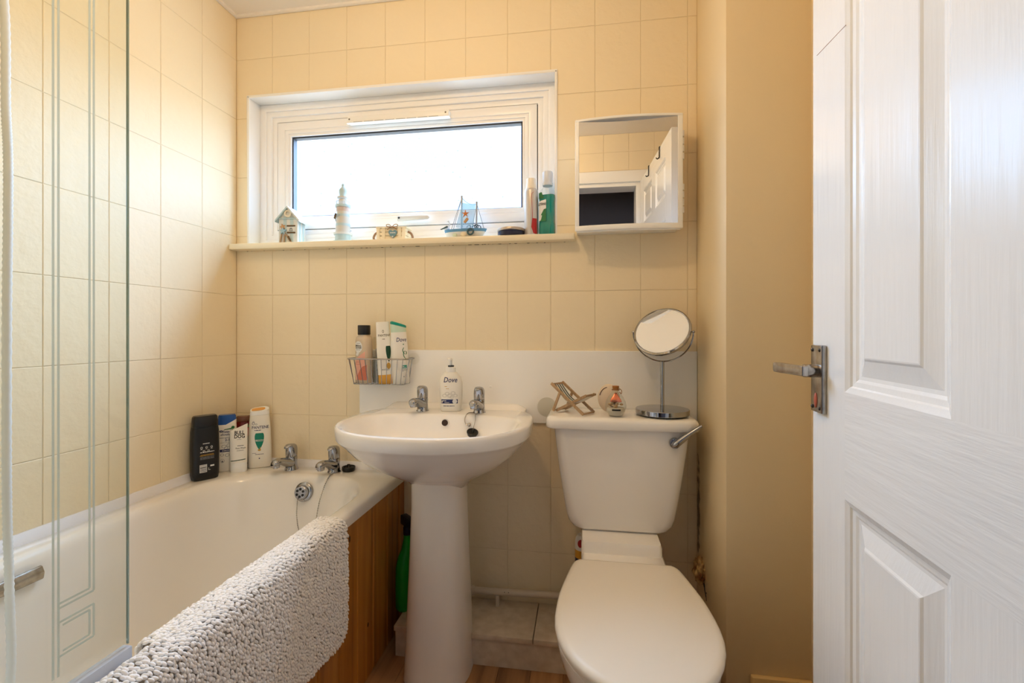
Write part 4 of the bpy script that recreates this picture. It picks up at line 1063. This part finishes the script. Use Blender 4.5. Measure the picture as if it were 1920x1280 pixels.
p = Print(sf, .0009); p.text('IMPERIAL', -.0075, .1315, .0082, 0, .02, sx=.9); p.text('LEATHER', -.0075, .1240, .0082, 0, .02, sx=.9); p.lines(-.018, .003, .1185, .121, 1); p.lines(-.015, .001, .142, .1445, 1); p.build('lettering', M_INK, o)
p = Print(sf, .0009); p.lines(-.022, .008, .066, .078, 3, .4); p.build('small_print', mat('coral_print', (206, 118, 92), .4), o)
# clear bottle
o = thing('clear_bottle', 'clear bottle with silver neck between peach and white bottles', 'bottle', (-.736, 1.594, FZ))
MB().lathe([(0, 0), (.016, 0), (.018, .003), (.018, .155), (.0165, .163), (.0165, .165)], 24).build('glass', M_CLEAR, o)
MB().lathe([(0, .001), (.0155, .002), (.0165, .004), (.0165, .085), (0, .085)], 20).build('liquid', mat('grey_gel', (176, 182, 182), .15, trans=.35), o)
MB().lathe([(0, .088), (.009, .088), (.0095, .122), (.006, .126), (0, .126)], 16).build('pump', mat('silver_plastic', (150, 154, 160), .3, .6), o)
p = Print(lambda x_, z_: -math.sqrt(max(.0181**2-x_*x_, 0))); p.strip([(.002, .10), (.006, .13)], [(.016, .10), (.014, .128)], 4); p.build('pink_print', mat('pink_ink', (206, 74, 92), .4), o)
p = Print(lambda x_, z_: -math.sqrt(max(.0181**2-x_*x_, 0))); p.strip([(.002, .06), (.005, .078), (.002, .098)], [(.016, .062), (.016, .08), (.016, .099)], 4); p.ring(.008, .047, .004, .0052); p.build('dark_print', mat('dark_green_ink', (20, 66, 40), .4), o)
# conditioner tube
o = thing('conditioner_tube', 'white conditioner tube with amber cap, middle of the basket', 'tube', (-.692, 1.563, FZ), (0, math.radians(-3.5), .42))
rg, sf = bottle_body([(.033, .0265, .017), (.06, .0268, .0165), (.12, .0260, .012), (.18, .0235, .006), (.220, .0225, .002)], 2.6)
MB().loft(rg).build('body', M_BOTW, o, smooth=50)
c_, _ = bottle_body([(0, .0245, .0165), (.002, .0255, .0175), (.031, .0258, .0175), (.0328, .0250, .0165)], 2.6)
MB().loft(c_).build('cap', mat('amber_cap', (210, 156, 62), .25), o, smooth=40)
p = Print(sf); p.text('PANTENE', .003, .168, .0115, 0, .012, sx=.85); p.lines(-.004, .015, .157, .160, 1, .7); p.ring(.0, .186, .002, .0032, 14, 1.6); p.lines(-.012, .014, .048, .054, 2, .4); p.build('lettering', M_GOLD if False else mat('olive_ink', (92, 84, 52), .4), o)
p = Print(sf); drop_label(p, .014, .078, .056, .0085); p.build('drop_label', mat('dark_green_ink', (20, 66, 40), .4), o)
p = Print(sf); p.disc(.012, .064, .007, .011); p.build('gold_swirl', M_GOLD, o)
# white and green shower bottle
o = thing('shampoo_bottle', 'white bottle with teal tilted cap at right of the basket', 'bottle', (-.640, 1.572, FZ), (0, math.radians(-3), .55))
pf = [(0, .0275, .018), (.003, .0300, .0205), (.06, .0310, .021), (.14, .0292, .020), (.183, .0270, .019)]
rg, sf = bottle_body(pf, 2.7)
MB().loft(rg).build('body', M_BOTW, o, smooth=50)
r0 = [(x_, y_, .1832) for x_, y_, z_ in rg[-1]]
cpo = MB().loft([r0, [(x_*.98, y_*.98, .205 - .007*x_/.024) for x_, y_, z_ in r0]]).build('neck', mat('pale_green_plastic', (196, 218, 196), .3), o, smooth=40)
MB().loft([[(x_*k, y_*k, z0 - .007*x_/.024) for x_, y_, z_ in r0] for k, z0 in ((1.0, .2053), (1.03, .208), (1.0, .213), (.85, .2155))]).build('cap', M_TEAL, o, smooth=40)
p = Print(sf); p.text('Dove', .005, .150, .0205, .2, .01, sx=.8); p.build('lettering', M_NAVY, o)
p = Print(sf)
sw = [(.012, .128), (.008, .119), (.012, .108), (.0195, .104), (.021, .112), (.015, .116), (.010, .106), (.013, .094), (.021, .086)]
q = spline([(a, c, 0) for a, c in sw], 5); p.strip([(a.x-.0014, a.y) for a in q], [(a.x+.0014, a.y) for a in q], 2); p.strip([(.009, .138), (.0105, .142)], [(.014, .138), (.0125, .142)], 2); p.build('green_swirl', M_GREENINK, o)
p = Print(sf); p.rect(.003, .020, .055, .066, 5); p.build('teal_label', M_TEAL, o)
p = Print(sf, .0007); p.lines(.005, .018, .057, .064, 2, .6); p.build('white_lettering', M_WINK, o)
p = Print(sf); p.lines(.003, .021, .044, .053, 3, .4); p.disc(.008, .026, .0018); p.build('small_print', M_GREYINK, o)

# ================================================================== SOAP DISPENSER
o = thing('soap_dispenser', 'white pump soap bottle standing between the basin taps', 'soap dispenser', (-.447, 1.538, .7825), (0, 0, math.radians(12)))
rg, sf = bottle_body([(0, .0290, .0175), (.002, .0315, .0195), (.03, .0345, .0215), (.065, .0365, .0225), (.090, .0355, .022), (.106, .0310, .020), (.117, .0225, .0175), (.122, .0175, .016)], 2.5, 40)
MB().loft(rg).build('body', M_BOTW, o, smooth=60)
MB().lathe([(0, .1222), (.0155, .1222), (.0158, .124), (.0155, .136), (.0125, .138), (0, .138)], 24).build('collar', M_PLAST, o)
MB().lathe([(0, .138), (.0095, .138), (.0095, .1425), (0, .1425)], 20).build('collar_ring', mat('dark_band', (34, 36, 44), .4), o)
b = MB().lathe([(0, .1425), (.0042, .1425), (.0042, .160), (0, .160)], 14)
b.loft([[(-.003+s_*w_, y_, z_) for s_, z_ in ((-1, .1585), (1, .1585), (1, .1655), (-1, .1655))] for y_, w_ in ((.010, .006), (-.002, .0078), (-.022, .0055), (-.036, .004))]); b.bevel(.001, 2).build('pump_head', M_PLAST, o)
p = Print(sf); p.text('Dove', -.001, .0915, .0225, .22, .01, sx=.85); p.rect(-.0285, .022, .0255, .0385, 8); p.lines(-.022, .012, .0165, .0195, 1, .7); p.build('lettering', M_NAVY, o)
p = Print(sf); p.lines(-.018, .014, .077, .080, 1, .5); p.lines(-.014, .010, .070, .073, 1, .5); p.build('small_print', M_GOLD, o)
p = Print(sf)
for a, z_, r_ in ((-.018, .050, .008), (-.010, .056, .008), (-.002, .050, .009), (.008, .058, .008), (.015, .050, .007), (.004, .046, .007)): p.ring(a, z_, r_*.55, r_*.7, 14, .8); p.ring(a, z_, r_*.85, r_, 14, .7)
p.build('flower_print', mat('pale_grey_ink', (206, 202, 192), .5), o)
p = Print(sf, .0007); p.disc(.013, .032, .0072); p.lines(-.026, .002, .0325, .0355, 1, .6); p.lines(-.018, -.004, .0275, .030, 1, .6); p.build('white_lettering', M_WINK, o)
o.scale = (1.10, 1.10, 1.09)

# ================================================================== ORNAMENTS ON THE WINDOW BOARD
SZ = 1.3884
M_WHITEWASH = mat('whitewashed_wood', (214, 214, 209), .7, bump=(120, .3, 4, .002)); M_AQUA = mat('pale_aqua_paint', (182, 202, 205), .7)
# beach hut
o = thing('beach_hut', 'pale striped wooden beach hut ornament, leftmost on the window board', 'ornament', (-1.109, 1.640, SZ), (0, 0, math.radians(6)))
hx, hy, hz, ap = .036, .030, .096, .140
b = MB(); b.prism([(-hx, 0), (hx, 0), (hx, hz), (0, ap-.008), (-hx, hz)], -hy, hy); b.build('walls', M_WHITEWASH, o, smooth=0)
for k in range(2):
    x0 = -.018 + .026*k; MB().box(x0, x0+.012, -hy-.0008, -hy+.001, .002, hz+.004).build('stripe', M_AQUA, o, smooth=0)
for k in range(2): MB().box(hx-.001, hx+.0008, -hy+.012+.026*k, -hy+.024+.026*k, .002, hz-.004).build('stripe', M_AQUA, o, smooth=0)
for s in (-1, 1):
    b = MB(); b.prism([(0, ap-.008), (s*.047, hz-.0165), (s*.047, hz-.0095), (0, ap)], -hy-.010, hy+.010); b.build('roof_board', M_AQUA if s < 0 else M_WHITEWASH, o, smooth=0)
MB().box(-hx-.002, hx+.002, -hy-.004, -hy, hz-.004, hz-.0005).build('ledge', M_AQUA, o, smooth=0)
b = MB(); b.tube([(.0115*math.cos(i*PI/10), -hy-.003, .112+.0115*math.sin(i*PI/10)) for i in range(20)], .0036, 8, closed=True); b.build('ring_window', mat('cream_ring', (236, 226, 204), .6), o)
for z_ in (.066, .040): MB().box(-.004, .028, -hy-.003, -hy-.0005, z_-.0022, z_+.0022).build('twig', mat('dark_twig', (96, 72, 42), .8), o, smooth=0)
MB().box(-.001, .026, -hy-.002, -hy-.0005, .044, .062).build('sign', M_WHITEWASH, o, smooth=0)
p = Print(lambda x_, z_: -hy-.002); p.ring(.012, .052, .004, .006); p.disc(.012, .053, .002); p.rect(.004, .020, .0465, .0478, 2); p.build('sign_print', mat('slate_canvas', (72, 92, 98), .9), o)
def star(cx, cz, r, y0, y1, n=5, k=.42, ph=PI/2):
    b_ = MB(); b_.prism([((r if i % 2 == 0 else r*k)*math.cos(ph+PI*i/n)+cx, (r if i % 2 == 0 else r*k)*math.sin(ph+PI*i/n)+cz) for i in range(2*n)], y0, y1); return b_
star(-.018, .046, .014, -hy-.007, -hy-.0008).build('starfish', mat('blue_star', (158, 190, 204), .7), o, smooth=0)
star(-.020, .062, .012, -hy-.004, -hy-.0008, ph=PI/2+.3).build('starfish', mat('tan_star', (198, 150, 104), .8), o, smooth=0)
for q in (((-.02, .05), (.014, .003)), ((-.024, .034), (-.030, .002)), ((-.012, .034), (-.014, .002))): MB().bar((q[0][0], -hy-.003, q[0][1]), (q[1][0], -hy-.003, q[1][1]), .005, .003).build('driftwood', M_BEECH, o, smooth=0)
MB().bar((.002, -hy-.005, .026), (.011, -hy-.005, .008), .006, .003).build('dark_shell', mat('dark_twig', (96, 72, 42), .8), o, smooth=0)
# lighthouse
o = thing('lighthouse', 'tall pale wooden lighthouse ornament before the window pane', 'ornament', (-.899, 1.640, SZ))
M_PALE = mat('pale_lighthouse', (206, 203, 195), .7, bump=(150, .2, 3, .002))
MB().lathe([(0, 0), (.036, 0), (.036, .006), (.029, .009), (.0285, .030)], 24).build('foot', M_AQUA, o)
MB().lathe([(0, .030), (.034, .030), (.0345, .037), (0, .037)], 24).build('gallery', M_WHITEWASH, o)
MB().lathe([(0, .037), (.0275, .037), (.0225, .118), (0, .118)], 24).build('tower', M_PALE, o)
for z_ in (.062, .098): MB().lathe([(.0275-.0000617*(z_-.037)*1000+.0004, z_), (.0275-.0000617*(z_+.010-.037)*1000+.0004, z_+.010)], 24).build('band', M_AQUA, o)
MB().lathe([(0, .118), (.0232, .118), (.0238, .124), (.0238, .134), (0, .134)], 24).build('rope_band', mat('pink_rope', (208, 188, 176), .9, bump=(400, .6, 2, .002)), o)
MB().lathe([(0, .134), (.0275, .134), (.0275, .143), (0, .143)], 24).build('balcony', M_AQUA, o)
b = MB()
for k in range(8): b.tube([(.024*math.cos(k*PI/4), .024*math.sin(k*PI/4), .143), (.024*math.cos(k*PI/4), .024*math.sin(k*PI/4), .156)], .0013, 5)
b.tube([(.024*math.cos(k*PI/12), .024*math.sin(k*PI/12), .1555) for k in range(24)], .0013, 5, closed=True); b.build('railing', M_PALE, o)
MB().lathe([(0, .143), (.016, .143), (.0155, .166), (.021, .168), (.021, .174), (.013, .176)], 20).build('lantern', M_PALE, o)
MB().lathe([(0, .174), (.0125, .176), (.0145, .190), (.0148, .199), (.011, .206), (.006, .211), (.0045, .215), (.0058, .219), (.003, .2245), (0, .2255)], 20).build('dome', M_AQUA, o)
b = MB(); b.tube([(.029*math.cos(a)*(1-.012*i/3), .029*math.sin(a)*(1-.012*i/3), .045+.0023*i) for i, a in enumerate([.2+.18*j for j in range(26)])], .0018, 6); b.build('rope', mat('grey_rope', (168, 172, 170), .9), o)
MB().bar((-.024, -.018, .090), (-.014, -.027, .106), .006, .004).build('dark_shell', mat('dark_twig', (96, 72, 42), .8), o, smooth=0)
# crate with heart
o = thing('heart_crate', 'small cream wooden crate with blue heart tag and twine bow', 'ornament', (-.695, 1.640, SZ), (0, 0, math.radians(4)))
for z_ in (.003, .017, .031): MB().box(-.054, .054, -.028, -.025, z_, z_+.012).bevel(.0008, 1).build('slat', M_SHELF, o, smooth=0)
for z_ in (.003, .017, .031):
    MB().box(-.054, .054, .025, .028, z_, z_+.012).build('slat', M_SHELF, o, smooth=0)
    for s in (-1, 1): MB().box(s*.054-.0015, s*.054+.0015, -.025, .025, z_, z_+.012).build('slat', M_SHELF, o, smooth=0)
for x_ in (-.050, -.030, .030, .046): MB().box(x_-.006, x_+.006, -.0305, -.028, .001, .044).build('post', M_SHELF, o, smooth=0)
MB().box(-.058, .058, -.032, .031, .044, .049).bevel(.001, 1).build('lid', M_SHELF, o, smooth=0)
b = MB(); b.prism([(-.0, .002), (-.010, .012), (-.0155, .021), (-.015, .028), (-.010, .032), (-.004, .031), (0, .027), (.004, .031), (.010, .032), (.015, .028), (.0155, .021), (.010, .012)], -.0345, -.0315); b.xf(Matrix.Translation((.006, 0, .004))).build('heart', mat('slate_blue_heart', (112, 152, 166), .6), o, smooth=0)
p = Print(lambda x_, z_: -.0345); p.lines(-.004, .016, .0235, .0275, 1, .8); p.disc(.0045, .0125, .0018); p.disc(.0073, .0125, .0018); p.strip([(.0058, .008), (.0028, .0122)], [(.006, .008), (.009, .0122)], 2); p.build('lettering', M_WINK, o)
b = MB()
for s in (-1, 1): b.tube(spline([(.004, -.036, .046), (.004+s*.010, -.037, .055), (.004+s*.020, -.036, .055), (.004+s*.019, -.036, .048), (.004, -.036, .046)], 5), .0013, 6).tube(spline([(.004, -.036, .046), (.004+s*.010, -.036, .043), (.004+s*.018, -.036, .036)], 4), .0013, 6)
b.build('bow', M_ROPE, o)
for s in (-1, 1): MB().tube(spline([(s*.056, -.010, .034), (s*.068, -.012, .026), (s*.074, -.012, .012), (s*.070, -.012, .004)], 5), .0042, 8).build('rope_handle', mat('brown_rope', (150, 116, 88), .95, bump=(300, .8, 2, .003)), o)
# sailing boat
o = thing('model_boat', 'small blue and white model sailing boat with net and starfish', 'ornament', (-.423, 1.628, SZ), (0, 0, math.radians(-3)))
M_BLUE = mat('boat_blue', (92, 142, 180), .6)
def hull(z, l, w, sh=0): return [(sh + l*sgnpow(math.cos(2*PI*i/24), 1/1.15) , w*math.sin(2*PI*i/24), z) for i in range(24)]
MB().loft([hull(0, .058, .010), hull(.008, .068, .018, .001), hull(.022, .076, .023, .003)]).build('hull', M_WHITEWASH, o, smooth=50)
MB().loft([hull(.0222, .0765, .0235, .003), hull(.032, .080, .024, .004), hull(.0325, .078, .022, .004)]).build('gunwale', M_BLUE, o, smooth=50)
MB().tube([(-.010, 0, .03), (-.010, 0, .150)], .0034, 8).sphere((-.010, 0, .152), .004, (1, 1, 1), 8, 6).build('mast', mat('grey_mast', (170, 166, 158), .7), o)
MB().tube([(.044, 0, .03), (.046, 0, .126)], .0032, 8).sphere((.046, 0, .128), .004, (1, 1, 1), 8, 6).build('mast', mat('grey_mast', (170, 166, 158), .7), o)
b = MB()
for q in ((-.010, .148, -.040, .033), (-.010, .148, -.048, .033), (.046, .124, .074, .033), (.046, .124, .030, .033)): b.tube([(q[0], 0, q[1]), (q[2], -.006, q[3])], .0009, 5)
b.tube(spline([(-.010, 0, .148), (.006, 0, .132), (.024, 0, .123), (.046, 0, .122)], 5), .0008, 5); b.build('rigging', mat('grey_string', (120, 124, 128), .9), o)
b = MB(); n_ = 10
for i in range(n_):
    for j in range(14):
        def npt(u, v): return Vector((-.006 + .048*u - .022*v*(1-u) - .004*u*v, -.004 - .012*v, .126 - .006*u + (-.09)*v + .012*(u-.5)**2))
        b.tube([npt(i/n_, j/14), npt((i+1)/n_, (j+1)/14)], .0007, 4); b.tube([npt((i+1)/n_, j/14), npt(i/n_, (j+1)/14)], .0007, 4)
b.build('net', mat('aqua_net', (134, 182, 200), .9), o, kind='stuff')
star(.008, .086, .0145, -.016, -.0125, k=.32).build('starfish', mat('orange_star', (196, 116, 54), .8), o, smooth=0)
MB().bar((.006, -.022, .052), (.020, -.022, .068), .010, .006).bevel(.002, 2).build('shell', mat('tan_star', (198, 150, 104), .8), o)
b = MB(); b.tube([(.030+.0105*math.cos(i*PI/10), -.0265, .019+.0105*math.sin(i*PI/10)) for i in range(20)], .0032, 8, closed=True); b.build('life_ring', mat('dark_ring', (70, 94, 100), .8), o)
MB().sphere((.002, -.0205, .012), .010, (1.1, .35, .9), 12, 8).build('pale_shell', mat('pale_shell', (228, 214, 184), .7), o)
MB().sphere((-.030, -.0195, .010), .008, (1.1, .35, .9), 12, 8).build('pale_shell', mat('sage_shell', (196, 204, 178), .7), o)
b = MB()
for q in (((.040, -.01, .036), .008), ((.048, -.012, .040), .007), ((.055, -.008, .036), .008), ((.020, -.012, .038), .007)): b.tube([(q[0][0]+q[1]*math.cos(i*PI/6), q[0][1], q[0][2]+q[1]*math.sin(i*PI/6)) for i in range(12)], .0016, 5, closed=True)
b.build('coiled_rope', mat('dark_rope', (74, 90, 94), .9), o)
b = MB().loft([superell(-.068, 0, w_, w_*.6, 2, 12, z_) for z_, w_ in ((.033, .004), (.038, .012), (.044, .011), (.050, .006))]); b.tube(spline([(-.060, 0, .046), (-.056, 0, .056), (-.060, 0, .064)], 4), .0026, 6).sphere((-.060, 0, .065), .004, (1, 1, 1), 8, 6).tube([(-.063, 0, .065), (-.068, 0, .063)], .001, 5)
gl = b.build('seagull', M_WHITEWASH, o); MB().loft([[(x_, y_, z_) for x_, y_, z_ in ((-.090, -.0075, .036), (-.062, -.0085, .048), (-.060, -.0078, .042), (-.086, -.007, .034))], [(x_, y_+.001, z_) for x_, y_, z_ in ((-.090, -.0075, .036), (-.062, -.0085, .048), (-.060, -.0078, .042), (-.086, -.007, .034))]]).build('wing', mat('slate_canvas', (72, 92, 98), .9), gl, smooth=0)
# tin
o = thing('cream_tin', 'flat dark blue jar with silver lid on the window board', 'tin', (-.252, 1.628, SZ))
MB().lathe([(0, 0), (.046, 0), (.0485, .003), (.0485, .016), (.047, .018), (0, .018)], 40).build('jar', mat('navy_jar', (26, 30, 58), .25), o)
MB().lathe([(0, .0182), (.0488, .0182), (.0492, .0195), (.0492, .026), (.0475, .0285), (0, .029)], 40).build('lid', mat('brushed_lid', (190, 178, 166), .3, .7), o)
# aerosol
o = thing('aerosol_can', 'silver white aerosol can with cream cap at the window corner', 'can', (-.181, 1.632, SZ))
sfc = lambda x_, z_: -math.sqrt(max(.0252**2 - x_*x_, 0))
MB().lathe([(0, 0), (.0235, 0), (.025, .003), (.025, .155), (.0235, .163), (.021, .167)], 32).build('body', mat('silver_can', (206, 200, 194), .3, .35), o)
MB().lathe([(0, .167), (.0215, .167), (.0195, .172), (.017, .188), (.0165, .201), (.0155, .204), (0, .204)], 28).build('cap', mat('cream_cap', (236, 226, 206), .35), o)
p = Print(sfc); p.strip([(.006, .06), (.003, .03), (.010, .008)][::-1], [(.021, .06), (.021, .03), (.021, .006)][::-1], 5); p.build('red_shape', mat('red_print', (176, 34, 38), .35), o)
p = Print(sfc)
q = spline([(.020, .152, 0), (.010, .151, 0), (.004, .140, 0), (.006, .10, 0), (.007, .06, 0), (.005, .03, 0), (.011, .012, 0), (.018, .004, 0)], 6); p.strip([(a.x-.0007, a.y) for a in q], [(a.x+.0007, a.y) for a in q], 1); p.build('red_line', mat('red_print', (176, 34, 38), .35), o)
# mouthwash
o = thing('mouthwash_bottle', 'green mouthwash bottle with white cap, rightmost on window board', 'bottle', (-.123, 1.630, SZ), (0, 0, math.radians(-14)))
def mw(z, k): return superell(0, 0, .0285*k, .0235*k, 4.0, 36, z, PI/36)
MB().loft([mw(0, .9), mw(.003, 1), mw(.040, 1), mw(.050, .93), mw(.118, .93), mw(.130, 1), mw(.142, .98), mw(.158, .82), mw(.168, .58), mw(.172, .52), mw(.178, .52)], True, False).build('bottle', M_CLEAR, o, smooth=50)
MB().loft([mw(.002, .86), mw(.004, .96), mw(.040, .96), mw(.050, .89), mw(.118, .89), mw(.130, .96), mw(.141, .95)]).build('liquid', mat('green_mouthwash', (0, 166, 152), .05, trans=.45), o, smooth=50)
MB().lathe([(0, .176), (.0178, .176), (.0182, .178), (.0182, .186), (.0168, .187), (.0172, .189), (.0185, .220), (.0165, .225), (0, .2255)], 28).build('cap', mat('clear_cap', (228, 232, 238), .2, trans=.2), o)
lf = lambda x_, z_: -.0235*.945
p = Print(lambda x_, z_: -.0262); 
p = Print(lambda x_, z_: -.0225); p.strip([(-.026, .048), (-.026, .118)], [(.002, .048), (.002, .124)], 6); lab = p.build('label', M_WINK, o, f=lambda a, c: (a, -.0236 + (.0 if a > -.018 else (-.018-a)*.6), c))
p = Print(lambda x_, z_: -.024); p.strip([(-.024, .048), (-.016, .072), (-.006, .090)], [(.002, .048), (.002, .072), (.002, .092)], 4); p.strip([(-.026, .128), (-.026, .148)], [(-.006, .128), (-.014, .150)], 3); p.build('green_label', M_GREENINK, o, f=lambda a, c: (a, -.0240 + (.0 if a > -.018 else (-.018-a)*.6), c))
p = Print(lambda x_, z_: -.024); p.text('LISTERINE', .001, .104, .012, 0, .02, align='RIGHT', sx=.55); p.build('lettering', M_INK, o, f=lambda a, c: (a, -.0242 + (.0 if a > -.018 else (-.018-a)*.6), c))
